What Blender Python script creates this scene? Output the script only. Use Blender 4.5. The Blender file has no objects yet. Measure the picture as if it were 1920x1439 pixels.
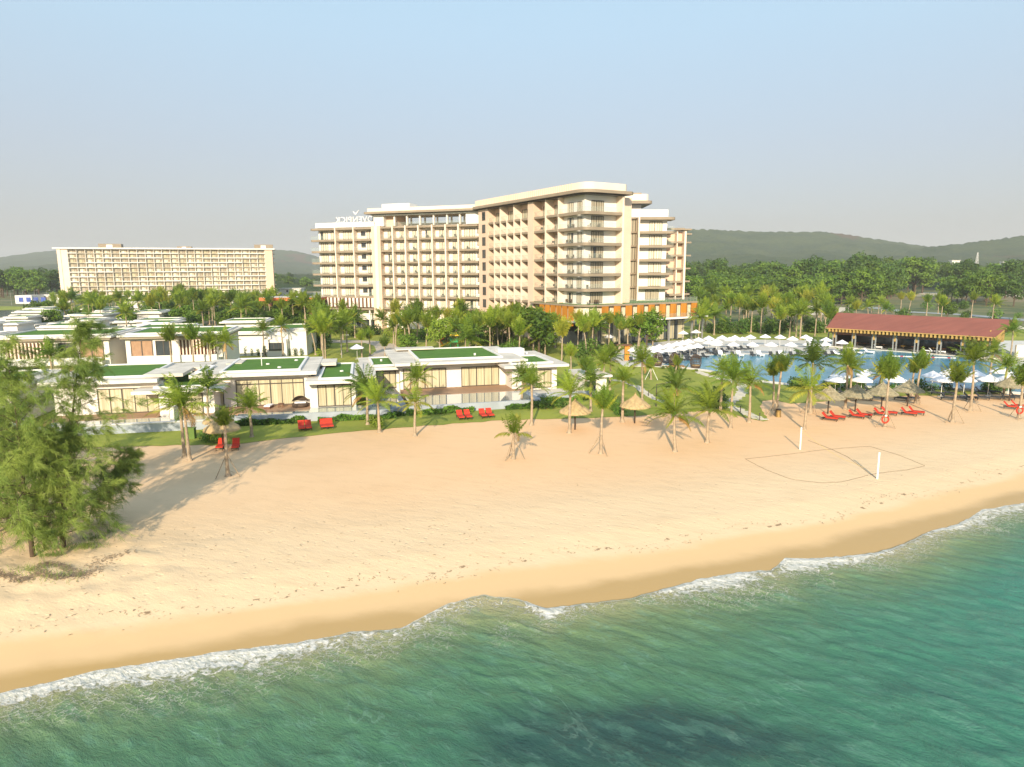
import bpy, math, random
import numpy as np
from mathutils import Matrix, Vector

# ------------------------------------------------------------------ camera, world, sun, exposure
FP = 1280.0; ROLL = 0.0045; PT = math.atan(213.5/1280); CH = 17.0
SUN_EL = math.radians(22.0); SUN_DX = 0.12
SUN_STR = 4.2; SKY_STR = 0.15; EXPOSURE = 0.70
S = bpy.context.scene
COL = S.collection
S.render.resolution_x, S.render.resolution_y = 1024, 767
S.view_settings.view_transform = 'Standard'; S.view_settings.look = 'None'
S.view_settings.exposure = EXPOSURE; S.view_settings.gamma = 1.0; S.view_settings.use_curve_mapping = False
S.cycles.max_bounces = 6; S.cycles.diffuse_bounces = 3; S.cycles.glossy_bounces = 2
S.cycles.transmission_bounces = 3; S.cycles.transparent_max_bounces = 8; S.cycles.volume_bounces = 0
S.cycles.use_denoising = True
S.cycles.caustics_reflective = False; S.cycles.caustics_refractive = False
cam_d = bpy.data.cameras.new('camera'); cam = bpy.data.objects.new('camera', cam_d); COL.objects.link(cam)
cam_d.lens = 24.0; cam_d.sensor_width = 36.0; cam_d.clip_start = 0.5; cam_d.clip_end = 12000
cam.location = (0, 0, CH)
cam.matrix_world = Matrix.Translation((0, 0, CH)) @ Matrix.Rotation(math.radians(90)-PT, 4, 'X') @ Matrix.Rotation(-ROLL, 4, 'Z')
S.camera = cam

W = bpy.data.worlds.new("World"); S.world = W; W.use_nodes = True
wn = W.node_tree.nodes; wl = W.node_tree.links; wn.clear()
wo = wn.new('ShaderNodeOutputWorld'); wb = wn.new('ShaderNodeBackground'); wb.inputs[1].default_value = SKY_STR
sky = wn.new('ShaderNodeTexSky'); sky.sky_type = 'NISHITA'; sky.sun_disc = False
sky.sun_elevation = SUN_EL; sky.sun_rotation = math.pi + math.atan(SUN_DX)
sky.air_density = 1.0; sky.dust_density = 2.5; sky.ozone_density = 1.5
tc = wn.new('ShaderNodeTexCoord'); sx = wn.new('ShaderNodeSeparateXYZ'); wl.new(tc.outputs['Generated'], sx.inputs[0])
rp = wn.new('ShaderNodeValToRGB'); wl.new(sx.outputs['Z'], rp.inputs[0])
def setramp(r, stops):
    e = r.color_ramp.elements
    while len(e) > 1: e.remove(e[-1])
    e[0].position = stops[0][0]; e[0].color = (*stops[0][1], 1)
    for p, c in stops[1:]:
        n = e.new(p); n.color = (*c, 1)
# hazy tropical air: greyish near the horizon, pale blue above
setramp(rp, [(0.0, (2.0, 1.95, 2.0)), (0.06, (2.05, 2.03, 2.14)), (0.16, (2.12, 2.36, 2.7)), (0.30, (2.2, 3.0, 3.6)), (0.42, (2.15, 3.25, 4.0)), (0.8, (2.2, 3.1, 4.3))])
mx = wn.new('ShaderNodeMix'); mx.data_type = 'RGBA'; mx.inputs[0].default_value = 0.8
wl.new(sky.outputs[0], mx.inputs[6]); wl.new(rp.outputs[0], mx.inputs[7])
wl.new(mx.outputs[2], wb.inputs[0]); wl.new(wb.outputs[0], wo.inputs[0])

sd = bpy.data.lights.new('sun', 'SUN'); sd.energy = SUN_STR; sd.angle = math.radians(0.6); sd.color = (1.0, 0.85, 0.64)
so = bpy.data.objects.new('sun', sd); COL.objects.link(so)
ldir = Vector((SUN_DX*math.cos(SUN_EL), math.cos(SUN_EL)*math.sqrt(1-SUN_DX**2), -math.sin(SUN_EL)))
so.rotation_euler = ldir.to_track_quat('-Z', 'Y').to_euler(); so.location = (-20, -60, 60)

# ------------------------------------------------------------------ helpers
rnd = random.Random(7)
def ray(px, py):
    dx = px-960; dy = py-719.5
    x = dx-ROLL*dy; y = dy+ROLL*dx
    a = x/FP; s = y/FP
    return (a, math.cos(PT)-s*math.sin(PT), -math.sin(PT)-s*math.cos(PT))
def G(px, py, z=0.0):
    r = ray(px, py); t = (z-CH)/r[2]; return (r[0]*t, r[1]*t)
def Zat(px, py, Y):
    r = ray(px, py); t = Y/r[1]; return r[0]*t, CH+r[2]*t
class Fr:
    def __init__(s, o, ang):
        s.o = o; s.a = math.radians(ang); s.u = (math.cos(s.a), math.sin(s.a)); s.n = (math.sin(s.a), -math.cos(s.a))
    def w(s, u, v, z=0): return (s.o[0]+u*s.u[0]+v*s.n[0], s.o[1]+u*s.u[1]+v*s.n[1], z)
    def uz(s, px, py, v=0):
        r = ray(px, py); q = s.w(0, v); d = r[0]*s.n[0]+r[1]*s.n[1]; t = (q[0]*s.n[0]+q[1]*s.n[1])/d
        p = (r[0]*t-s.o[0], r[1]*t-s.o[1]); return p[0]*s.u[0]+p[1]*s.u[1], CH+r[2]*t

def newmat(name):
    m = bpy.data.materials.new(name); m.use_nodes = True
    return m, m.node_tree.nodes, m.node_tree.links, m.node_tree.nodes['Principled BSDF']
MATS = {}
def mat(name, col, rough=0.7, var=0.12, scale=0.6, bump=0.0, bscale=6.0, metal=0.0, coat=0.0, alpha=1.0, spec=0.4, col2=None, detail=5.0, coord='Object', stretch=None, emit=None, sub=0.0):
    m, n, l, b = newmat(name)
    b.inputs['Roughness'].default_value = rough; b.inputs['Metallic'].default_value = metal
    b.inputs['Specular IOR Level'].default_value = spec
    if coat: b.inputs['Coat Weight'].default_value = coat; b.inputs['Coat Roughness'].default_value = 0.05
    if alpha < 1: b.inputs['Alpha'].default_value = alpha
    t = n.new('ShaderNodeTexCoord'); src = t.outputs[coord]
    if stretch:
        mp = n.new('ShaderNodeMapping'); mp.inputs['Scale'].default_value = stretch; l.new(src, mp.inputs[0]); src = mp.outputs[0]
    ns = n.new('ShaderNodeTexNoise'); ns.inputs['Scale'].default_value = scale; ns.inputs['Detail'].default_value = detail
    l.new(src, ns.inputs['Vector'])
    r = n.new('ShaderNodeValToRGB'); l.new(ns.outputs[0], r.inputs[0])
    c2 = col2 if col2 else tuple(min(1, c*(1+var)) for c in col)
    c1 = col if col2 else tuple(c*(1-var) for c in col)
    setramp(r, [(0.32, c1), (0.68, c2)])
    l.new(r.outputs[0], b.inputs['Base Color'])
    if bump:
        n2 = n.new('ShaderNodeTexNoise'); n2.inputs['Scale'].default_value = bscale; n2.inputs['Detail'].default_value = 6; l.new(src, n2.inputs['Vector'])
        bp = n.new('ShaderNodeBump'); bp.inputs['Strength'].default_value = bump; bp.inputs['Distance'].default_value = 0.1
        l.new(n2.outputs[0], bp.inputs['Height']); l.new(bp.outputs[0], b.inputs['Normal'])
    if sub:
        b.inputs['Transmission Weight'].default_value = 0.0
    MATS[name] = m; return m
def leafmat(name, c1, c2, trans=0.35, scale=0.35, rough=0.55):
    """leaf: diffuse + some light let through, colour changing from clump to clump and from plant to plant"""
    m, n, l, b = newmat(name)
    t = n.new('ShaderNodeTexCoord'); oi = n.new('ShaderNodeObjectInfo')
    ad = n.new('ShaderNodeVectorMath'); ad.operation = 'ADD'; l.new(t.outputs['Object'], ad.inputs[0])
    sc = n.new('ShaderNodeMath'); sc.operation = 'MULTIPLY'; sc.inputs[1].default_value = 40; l.new(oi.outputs['Random'], sc.inputs[0]); l.new(sc.outputs[0], ad.inputs[1])
    ns = n.new('ShaderNodeTexNoise'); ns.inputs['Scale'].default_value = scale; ns.inputs['Detail'].default_value = 3; l.new(ad.outputs[0], ns.inputs['Vector'])
    r = n.new('ShaderNodeValToRGB'); l.new(ns.outputs[0], r.inputs[0]); setramp(r, [(0.3, c1), (0.7, c2)])
    hs = n.new('ShaderNodeHueSaturation'); l.new(r.outputs[0], hs.inputs['Color'])
    mr = n.new('ShaderNodeMapRange'); mr.inputs[3].default_value = 0.75; mr.inputs[4].default_value = 1.3; l.new(oi.outputs['Random'], mr.inputs[0]); l.new(mr.outputs[0], hs.inputs['Value'])
    l.new(hs.outputs[0], b.inputs['Base Color']); b.inputs['Roughness'].default_value = rough; b.inputs['Specular IOR Level'].default_value = 0.3
    tr = n.new('ShaderNodeBsdfTranslucent'); l.new(hs.outputs[0], tr.inputs[0])
    ms = n.new('ShaderNodeMixShader'); ms.inputs[0].default_value = trans
    l.new(b.outputs[0], ms.inputs[1]); l.new(tr.outputs[0], ms.inputs[2]); l.new(ms.outputs[0], n['Material Output'].inputs['Surface'])
    MATS[name] = m; return m

mat('plaster', (.76, .72, .65), .75, .05, .4, .05, 20)
mat('white', (.72, .70, .66), .65, .04, .5)
mat('peach', (.68, .51, .38), .8, .05, .25, .05, 15)
mat('peach_light', (.80, .66, .53), .8, .05, .25)
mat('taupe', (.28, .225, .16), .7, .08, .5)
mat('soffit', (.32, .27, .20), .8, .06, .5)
mat('orange_panel', (.46, .185, .018), .6, .2, .5, stretch=(2, 2, .2))
mat('brown_fin', (.16, .07, .035), .6, .2, 1.5)
mat('frame_dark', (.07, .06, .05), .4, .1, 1)
mat('dark_glass', (.045, .055, .06), .08, .3, .3, spec=.8)
mat('turf', (.07, .17, .012), .95, .12, .7, .3, 40)
mat('roof_concrete', (.60, .55, .46), .85, .16, .5, .1, 12)
mat('roof_edge', (.66, .63, .57), .8, .12, .9)
mat('deck', (.36, .22, .13), .7, .12, 1.5, stretch=(1, 8, 1))
mat('slate', (.26, .28, .28), .7, .25, 1.2, .3, 3, stretch=(1, 1, 5))
mat('pool_wall', (.33, .37, .41), .5, .12, 1.0, .1, 8)
mat('thatch', (.47, .34, .17), .95, .22, 3, .6, 30, stretch=(1, 1, .3))
mat('thatch_old', (.30, .26, .16), .95, .25, 3, .6, 30, stretch=(1, 1, .3))
mat('thatch_band', (.50, .44, .30), .9, .1, 2)
mat('dark_wood', (.05, .032, .02), .6, .2, 2)
mat('red_cushion', (.50, .035, .014), .75, .08, 2)
mat('white_canvas', (.84, .83, .84), .8, .03, 1)
mat('grey_canvas', (.70, .72, .78), .8, .03, 1)
mat('charcoal', (.035, .04, .045), .7, .15, 2)
mat('white_plastic', (.85, .86, .86), .35, .02, 1)
mat('wicker', (.09, .06, .04), .7, .3, 6, .5, 30)
mat('roof_red', (.25, .085, .058), .8, .12, .25, .25, 4, stretch=(1, 4, 1))
mat('yellow_wood', (.44, .29, .09), .65, .15, 1.2)
mat('metal_grey', (.35, .35, .33), .45, .08, 1, metal=.4)
mat('trunk_palm', (.36, .28, .19), .9, .25, 2.5, .6, 12, stretch=(1, 1, 5))
mat('trunk_dark', (.10, .07, .045), .9, .25, 2, .6, 8, stretch=(1, 1, .5))
mat('prop_wood', (.30, .22, .14), .85, .2, 2)
mat('lime_paint', (.80, .78, .74), .7, .04, 1)
mat('paving', (.50, .42, .32), .85, .1, .8, .1, 6)
mat('stone_slab', (.50, .47, .40), .85, .15, 1.2, .2, 6)
mat('tile_pale', (.60, .57, .50), .75, .06, .6)
mat('rope_dark', (.16, .10, .06), .9, .1, 1)
mat('net_yellow', (.72, .50, .16), .8, .1, 1)
mat('slide_yellow', (.75, .50, .02), .4, .05, 1)
mat('slide_green', (.02, .30, .10), .4, .05, 1)
mat('slide_orange', (.75, .18, .03), .4, .05, 1)
mat('canopy_orange', (.62, .15, .05), .6, .1, .4)
mat('road_grey', (.33, .35, .34), .85, .1, .1)
mat('pale_sand', (.62, .54, .40), .95, .12, .1, .3, 1)
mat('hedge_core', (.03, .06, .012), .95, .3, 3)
mat('box_green', (.10, .17, .03), .7, .1, 2)
leafmat('palm_leaf', (.12, .20, .018), (.27, .34, .035), .35, .5)
leafmat('palm_dark', (.07, .14, .016), (.17, .25, .028), .3, .5)
leafmat('palm_yellow', (.22, .28, .03), (.40, .38, .05), .4, .6)
leafmat('palm_dry', (.36, .20, .06), (.50, .32, .10), .3, .8)
leafmat('casuarina_leaf', (.11, .18, .035), (.29, .36, .075), .35, .45)
leafmat('tree_leaf', (.06, .13, .014), (.16, .25, .025), .3, .25)
leafmat('tree_leaf_bright', (.13, .22, .02), (.26, .34, .04), .4, .4)
leafmat('tree_leaf_dark', (.04, .095, .014), (.11, .185, .025), .25, .3)
leafmat('shrub_leaf', (.045, .12, .015), (.15, .27, .03), .3, .8)
leafmat('flower_leaf', (.05, .11, .02), (.25, .28, .06), .3, 3.0)

def curtain_mat(name, ca, cb, gl):
    m, n, l, b = newmat(name)
    t = n.new('ShaderNodeTexCoord'); wv = n.new('ShaderNodeTexNoise'); mp = n.new('ShaderNodeMapping')
    mp.inputs['Scale'].default_value = (5, 5, .15); l.new(t.outputs['Object'], mp.inputs[0]); l.new(mp.outputs[0], wv.inputs['Vector']); wv.inputs['Scale'].default_value = 1.3
    r = n.new('ShaderNodeValToRGB'); setramp(r, [(.35, ca), (.65, cb)]); l.new(wv.outputs[0], r.inputs[0]); l.new(r.outputs[0], b.inputs['Base Color'])
    b.inputs['Roughness'].default_value = .6; b.inputs['Coat Weight'].default_value = gl; b.inputs['Coat Roughness'].default_value = .03
    MATS[name] = m
curtain_mat('curtain', (.38, .335, .21), (.56, .505, .34), .5)
curtain_mat('curtain_tan', (.32, .28, .20), (.44, .39, .29), .6)
curtain_mat('curtain_pale', (.56, .50, .36), (.82, .76, .60), .5)
m, n, l, b = newmat('railing_glass'); b.inputs['Base Color'].default_value = (.42, .50, .42, 1); b.inputs['Roughness'].default_value = .08
b.inputs['Alpha'].default_value = .11; b.inputs['Specular IOR Level'].default_value = .7; MATS['railing_glass'] = m
m, n, l, b = newmat('wall_mirror_pool'); b.inputs['Base Color'].default_value = (.16, .25, .27, 1); b.inputs['Roughness'].default_value = .04
b.inputs['Specular IOR Level'].default_value = 1.0; b.inputs['Coat Weight'].default_value = .8; b.inputs['Coat Roughness'].default_value = .02
ns = n.new('ShaderNodeTexNoise'); ns.inputs['Scale'].default_value = 2.0; bp = n.new('ShaderNodeBump'); bp.inputs['Strength'].default_value = .05; bp.inputs['Distance'].default_value = .05
l.new(ns.outputs[0], bp.inputs['Height']); l.new(bp.outputs[0], b.inputs['Normal']); MATS['villa_pool_water'] = m

class MB:
    def __init__(s): s.v = []; s.f = []; s.m = []; s.mats = []
    def mi(s, name):
        if name not in s.mats: s.mats.append(name)
        return s.mats.index(name)
    def quad(s, pts, m):
        k = len(s.v); s.v += [tuple(p) for p in pts]; s.f.append(tuple(range(k, k+len(pts)))); s.m.append(s.mi(m))
    def box(s, m, fr, u0, u1, v0, v1, z0, z1, top=None, bottom=None):
        if u0 > u1: u0, u1 = u1, u0
        if v0 > v1: v0, v1 = v1, v0
        k = len(s.v)
        for z in (z0, z1):
            for (u, v) in ((u0, v1), (u1, v1), (u1, v0), (u0, v0)): s.v.append(fr.w(u, v, z))
        mi = s.mi(m)
        for q in ((0, 1, 5, 4), (1, 2, 6, 5), (2, 3, 7, 6), (3, 0, 4, 7)): s.f.append(tuple(k+i for i in q)); s.m.append(mi)
        s.f.append((k+4, k+5, k+6, k+7)); s.m.append(s.mi(top) if top else mi)
        s.f.append((k+3, k+2, k+1, k)); s.m.append(s.mi(bottom) if bottom else mi)
    def prism(s, m, pts, z0, z1, top=None, bottom=None):
        n = len(pts); k = len(s.v)
        # make it counter-clockwise
        A = sum(pts[i][0]*pts[(i+1) % n][1]-pts[(i+1) % n][0]*pts[i][1] for i in range(n))
        if A < 0: pts = pts[::-1]
        for z in (z0, z1):
            for p in pts: s.v.append((p[0], p[1], z))
        mi = s.mi(m)
        for i in range(n):
            j = (i+1) % n; s.f.append((k+i, k+j, k+n+j, k+n+i)); s.m.append(mi)
        s.f.append(tuple(k+n+i for i in range(n))); s.m.append(s.mi(top) if top else mi)
        s.f.append(tuple(k+n-1-i for i in range(n))); s.m.append(s.mi(bottom) if bottom else mi)
    def tube(s, m, pts, rad, seg=6, cap=True):
        k0 = len(s.v); n = len(pts); mi = s.mi(m)
        rr = rad if isinstance(rad, (list, tuple)) else [rad]*n
        for i, p in enumerate(pts):
            p = Vector(p); a = Vector(pts[max(0, i-1)]); c = Vector(pts[min(n-1, i+1)]); d = (c-a).normalized()
            x = d.cross(Vector((0.13, 0.21, 1))) if abs(d.z) < .95 else d.cross(Vector((0, 1, 0.05)))
            x.normalize(); y = d.cross(x)
            for j in range(seg):
                t = 2*math.pi*j/seg; q = p+(x*math.cos(t)+y*math.sin(t))*rr[i]; s.v.append(tuple(q))
        for i in range(n-1):
            for j in range(seg):
                a = k0+i*seg+j; b2 = k0+i*seg+(j+1) % seg; s.f.append((a, b2, b2+seg, a+seg)); s.m.append(mi)
        if cap:
            s.f.append(tuple(k0+j for j in range(seg))[::-1]); s.m.append(mi)
            s.f.append(tuple(k0+(n-1)*seg+j for j in range(seg))); s.m.append(mi)
    def lathe(s, m, prof, seg=16, c=(0, 0)):
        k0 = len(s.v); mi = s.mi(m); n = len(prof)
        for (r, z) in prof:
            for j in range(seg):
                t = 2*math.pi*j/seg; s.v.append((c[0]+r*math.cos(t), c[1]+r*math.sin(t), z))
        for i in range(n-1):
            for j in range(seg):
                a = k0+i*seg+j; b2 = k0+i*seg+(j+1) % seg; s.f.append((a, b2, b2+seg, a+seg)); s.m.append(mi)
    def build(s, name, parent=None, smooth=False, kind=None):
        me = bpy.data.meshes.new(name); me.from_pydata(s.v, [], s.f)
        for mn in s.mats: me.materials.append(MATS[mn])
        me.polygons.foreach_set('material_index', s.m)
        if smooth: me.polygons.foreach_set('use_smooth', [True]*len(s.f))
        me.update()
        o = bpy.data.objects.new(name, me); COL.objects.link(o)
        if parent is not None: o.parent = parent; o.matrix_parent_inverse = PINV.get(parent.name, Matrix())
        if kind: o['kind'] = kind
        return o
PINV = {}
def npmesh(name, V, F, mats, parent=None, smooth=False, midx=None, kind=None):
    """V (n,3) array, F (m,k) array of equal-sized faces"""
    me = bpy.data.meshes.new(name); V = np.asarray(V, dtype=np.float32); F = np.asarray(F, dtype=np.int32)
    k = F.shape[1]; me.vertices.add(len(V)); me.vertices.foreach_set('co', V.ravel())
    me.loops.add(F.size); me.loops.foreach_set('vertex_index', F.ravel())
    me.polygons.add(len(F)); me.polygons.foreach_set('loop_start', np.arange(0, F.size, k, dtype=np.int32))
    for mn in mats: me.materials.append(MATS[mn])
    if midx is not None: me.polygons.foreach_set('material_index', np.asarray(midx, dtype=np.int32))
    if smooth: me.polygons.foreach_set('use_smooth', np.ones(len(F), dtype=bool))
    me.update(calc_edges=True); me.validate()
    o = bpy.data.objects.new(name, me); COL.objects.link(o)
    if parent is not None: o.parent = parent; o.matrix_parent_inverse = PINV.get(parent.name, Matrix())
    if kind: o['kind'] = kind
    return o
def tag(o, label, cat, group=None):
    o['label'] = label; o['category'] = cat
    if group: o['group'] = group
    return o
def root(name, loc, label=None, cat=None, group=None, rz=0.0, world_parts=True):
    """Empty at a thing's base; with world_parts its part meshes are written in world coordinates"""
    o = bpy.data.objects.new(name, None); COL.objects.link(o); o.location = loc; o.rotation_euler = (0, 0, rz)
    o.empty_display_size = 0.5
    if world_parts: PINV[o.name] = Matrix.Translation(-Vector(loc))
    if label: tag(o, label, cat, group)
    return o
def copy_tree(o, parent=None):
    c = o.copy(); COL.objects.link(c)
    if parent is not None: c.parent = parent; c.matrix_parent_inverse = o.matrix_parent_inverse.copy()
    for ch in o.children: copy_tree(ch, c)
    return c
def place(proto, loc, rz=0, sc=1.0, label=None, group=None):
    """first use takes the prototype itself, later uses copy it"""
    if not proto.get('used'):
        proto['used'] = 1; o = proto
    else: o = copy_tree(proto)
    o.location = loc; o.rotation_euler = (0, 0, rz); o.scale = (sc, sc, sc) if not isinstance(sc, tuple) else sc
    if label: o['label'] = label
    if group: o['group'] = group
    return o
WF = Fr((0, 0), 0)

# ------------------------------------------------------------------ value noise in numpy
_rs = np.random.RandomState(3); _tab = _rs.rand(256, 256)
def vnoise(x, y):
    xi = np.floor(x).astype(int); yi = np.floor(y).astype(int); fx = x-xi; fy = y-yi
    fx = fx*fx*(3-2*fx); fy = fy*fy*(3-2*fy)
    a = _tab[xi % 256, yi % 256]; b = _tab[(xi+1) % 256, yi % 256]; c = _tab[xi % 256, (yi+1) % 256]; d = _tab[(xi+1) % 256, (yi+1) % 256]
    return (a*(1-fx)+b*fx)*(1-fy)+(c*(1-fx)+d*fx)*fy
def fbm(x, y, o=4):
    t = 0; a = .5
    for i in range(o): t = t+a*vnoise(x*2**i+17.3*i, y*2**i+5.1*i); a *= .5
    return t

# ------------------------------------------------------------------ SETTING: ground, beach, sea, lawns
SHX = np.array([-140, -60, -40, -22.1, -19, -16.3, -13.5, -10.4, -8, -5.7, -3.6, -1.8, .3, 1.8, 4.5, 6.4, 8.7, 11, 13.5, 15.6, 17.0, 19.4, 23.3, 26, 28.5, 31.5, 35, 39.3, 60, 90, 160.])
SHY = np.array([-20, 14, 21.2, 26.8, 28.2, 29.1, 29.9, 30.7, 31.6, 31.9, 34.2, 35.3, 34.9, 33.9, 34.6, 35.0, 36.2, 37.4, 38.2, 38.6, 40.2, 40.2, 41.0, 42.6, 44.4, 45.8, 48.6, 50.1, 62, 82, 125.])
def shy(x): return np.interp(x, SHX, SHY)
SHSX = np.array([-140, -60, -22, 0, 20, 40, 60, 90, 160.]); SHSY = np.array([-20, 13, 27, 34, 40.5, 50.5, 62, 82, 125.])
def shys(x):
    t = 0
    for k in (-6, -3, 0, 3, 6): t = t+np.interp(x+k, SHSX, SHSY)
    return t/5
def shore_d(x, y): return (y-shys(x))*.93
def beach_z(x, y):
    d = shore_d(x, y)
    z = np.interp(d, [-60, -20, -4, 0, 2.5, 7, 12, 20], [-6, -3.2, -1.35, -.92, -.72, -.25, -.05, 0])
    z = z+.05*(fbm(x*.25, y*.25)-.47)*np.clip(d/8, 0, 1)
    # scarp and hummocks by the feathery trees
    cx = np.exp(-((x+27)/9)**2-((y-37)/5)**2); z = z+cx*(.25+.5*(fbm(x*.9, y*.9)-.45))
    return z
x = np.concatenate([np.arange(-140, -45, 3.), np.arange(-45, 60, .33), np.arange(60, 150.1, 3.)])
yy = np.concatenate([np.arange(0, 24, 1.5), np.arange(24, 66, .33), np.arange(66, 104, 1.0)])
X, Y = np.meshgrid(x, yy); Z = beach_z(X, Y)
nx, ny = len(x), len(yy); idx = np.arange(nx*ny).reshape(ny, nx)
F = np.stack([idx[:-1, :-1], idx[:-1, 1:], idx[1:, 1:], idx[1:, :-1]], -1).reshape(-1, 4)
V = np.stack([X, Y, Z], -1).reshape(-1, 3)
def attr(o, name, arr):
    a = o.data.attributes.new(name, 'FLOAT', 'POINT'); a.data.foreach_set('value', np.asarray(arr, dtype=np.float32).ravel())

# sand material
m, n, l, b = newmat('sand'); MATS['sand'] = m
t = n.new('ShaderNodeTexCoord'); at = n.new('ShaderNodeAttribute'); at.attribute_name = 'shore'
def tn(n, l, src, scale, detail=5, rough=.55, stretch=None, rot=0, dist=0):
    if stretch:
        mp = n.new('ShaderNodeMapping'); mp.vector_type = 'TEXTURE'; mp.inputs['Scale'].default_value = tuple(1/a for a in stretch); mp.inputs['Rotation'].default_value = (0, 0, rot); l.new(src, mp.inputs[0]); src = mp.outputs[0]
    q = n.new('ShaderNodeTexNoise'); q.inputs['Scale'].default_value = scale; q.inputs['Detail'].default_value = detail; q.inputs['Roughness'].default_value = rough; q.inputs['Distortion'].default_value = dist
    l.new(src, q.inputs['Vector']); return q
def math2(n, l, op, a, b_, clamp=False):
    q = n.new('ShaderNodeMath'); q.operation = op; q.use_clamp = clamp
    for i, vv in enumerate((a, b_)):
        if vv is None: continue
        if isinstance(vv, (int, float)): q.inputs[i].default_value = vv
        else: l.new(vv, q.inputs[i])
    return q.outputs[0]
def mrange(n, l, v, a, b_, c=0, d=1, smooth=True):
    q = n.new('ShaderNodeMapRange'); q.interpolation_type = 'SMOOTHSTEP' if smooth else 'LINEAR'
    for i, vv in enumerate((a, b_, c, d)): q.inputs[i+1].default_value = vv
    l.new(v, q.inputs[0]); return q.outputs[0]
def mixc(n, l, f, a, b_):
    q = n.new('ShaderNodeMix'); q.data_type = 'RGBA'
    if isinstance(f, (int, float)): q.inputs[0].default_value = f
    else: l.new(f, q.inputs[0])
    for i, vv in ((6, a), (7, b_)):
        if isinstance(vv, tuple): q.inputs[i].default_value = (*vv, 1)
        else: l.new(vv, q.inputs[i])
    return q.outputs[2]
big = tn(n, l, t.outputs['Object'], .07, 3); med = tn(n, l, t.outputs['Object'], .9, 6, .65, stretch=(.5, 1.3, 1), rot=-.35); fine = tn(n, l, t.outputs['Object'], 9, 6, .7)
edge = tn(n, l, t.outputs['Object'], .22, 5, .6, stretch=(.6, 1, 1))
sepx = n.new('ShaderNodeSeparateXYZ'); l.new(t.outputs['Object'], sepx.inputs[0])
dw = math2(n, l, 'ADD', at.outputs['Fac'], math2(n, l, 'MULTIPLY', math2(n, l, 'SUBTRACT', edge.outputs[0], .5), 2.6))
dry = mixc(n, l, mrange(n, l, big.outputs[0], .35, .65), (.66, .44, .245), (.74, .52, .305))
# greyer coarse trampled sand seaward-left, pinkish fine sand up the beach
up = mrange(n, l, at.outputs['Fac'], 9, 24); lft = mrange(n, l, sepx.outputs['X'], -30, 2)
dry = mixc(n, l, math2(n, l, 'MULTIPLY', math2(n, l, 'SUBTRACT', 1.0, up), .8), dry, (.72, .55, .34))
dry = mixc(n, l, math2(n, l, 'MULTIPLY', up, lft), dry, (.78, .505, .275))
dry = mixc(n, l, math2(n, l, 'MULTIPLY', mrange(n, l, med.outputs[0], .45, .7), .13), dry, (.42, .29, .15))
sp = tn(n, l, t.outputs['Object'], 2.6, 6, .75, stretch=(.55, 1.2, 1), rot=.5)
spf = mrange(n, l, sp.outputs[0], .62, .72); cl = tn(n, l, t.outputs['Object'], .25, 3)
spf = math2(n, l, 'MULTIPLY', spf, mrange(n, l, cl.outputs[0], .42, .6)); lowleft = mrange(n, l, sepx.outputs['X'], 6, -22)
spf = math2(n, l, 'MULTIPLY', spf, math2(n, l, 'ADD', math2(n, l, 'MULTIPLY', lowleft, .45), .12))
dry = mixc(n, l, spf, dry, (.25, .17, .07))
# line of debris along the last high tide
tide = tn(n, l, t.outputs['Object'], 1.6, 6, .7); tl = math2(n, l, 'MULTIPLY', mrange(n, l, math2(n, l, 'ABSOLUTE', math2(n, l, 'SUBTRACT', dw, 4.6), None), .22, .04), mrange(n, l, tide.outputs[0], .56, .62))
dry = mixc(n, l, math2(n, l, 'MULTIPLY', tl, .8), dry, (.17, .10, .05))
damp = mixc(n, l, mrange(n, l, dw, 4.3, 3.1), dry, (.66, .455, .235))
wet = mixc(n, l, mrange(n, l, dw, 2.1, .8), damp, (.455, .30, .12))
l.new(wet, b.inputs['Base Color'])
rg = mrange(n, l, dw, 2.3, 1.2, .95, .42); l.new(rg, b.inputs['Roughness'])
b.inputs['Specular IOR Level'].default_value = .25
hsum = math2(n, l, 'ADD', math2(n, l, 'MULTIPLY', med.outputs[0], 1.0), math2(n, l, 'MULTIPLY', fine.outputs[0], .25))
vo = n.new('ShaderNodeTexVoronoi'); vo.inputs['Scale'].default_value = 1.7; l.new(t.outputs['Object'], vo.inputs['Vector'])
hsum = math2(n, l, 'ADD', hsum, math2(n, l, 'MULTIPLY', mrange(n, l, vo.outputs[0], 0, .28), .35))
amp = math2(n, l, 'MULTIPLY', mrange(n, l, dw, 3.0, 6.0, .02, .5), mrange(n, l, at.outputs['Fac'], 11, 24, 1.0, .3))
bp = n.new('ShaderNodeBump'); bp.inputs['Distance'].default_value = .14; l.new(amp, bp.inputs['Strength']); l.new(hsum, bp.inputs['Height']); l.new(bp.outputs[0], b.inputs['Normal'])

beach = npmesh('beach', V, F, ['sand'], smooth=True, kind='structure'); attr(beach, 'shore', shore_d(X, Y))

# sea -------------------------------------------------------------
m, n, l, b = newmat('sea'); MATS['sea'] = m
t = n.new('ShaderNodeTexCoord'); at = n.new('ShaderNodeAttribute'); at.attribute_name = 'off'; afw = n.new('ShaderNodeAttribute'); afw.attribute_name = 'foamw'; ak = n.new('ShaderNodeAttribute'); ak.attribute_name = 'foamk'
s_ = at.outputs['Fac']; sep = n.new('ShaderNodeSeparateXYZ'); l.new(t.outputs['Object'], sep.inputs[0])
wob = tn(n, l, t.outputs['Object'], .16, 4, .55); sw = math2(n, l, 'ADD', s_, math2(n, l, 'MULTIPLY', math2(n, l, 'SUBTRACT', wob.outputs[0], .5), 3.0))
r = n.new('ShaderNodeValToRGB'); l.new(mrange(n, l, sw, 0, 24, 0, 1, False), r.inputs[0])
setramp(r, [(0, (.36, .32, .16)), (.06, (.25, .275, .12)), (.13, (.135, .21, .09)), (.25, (.078, .18, .088)), (.5, (.050, .16, .088)), (1, (.040, .145, .095))])
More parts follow.
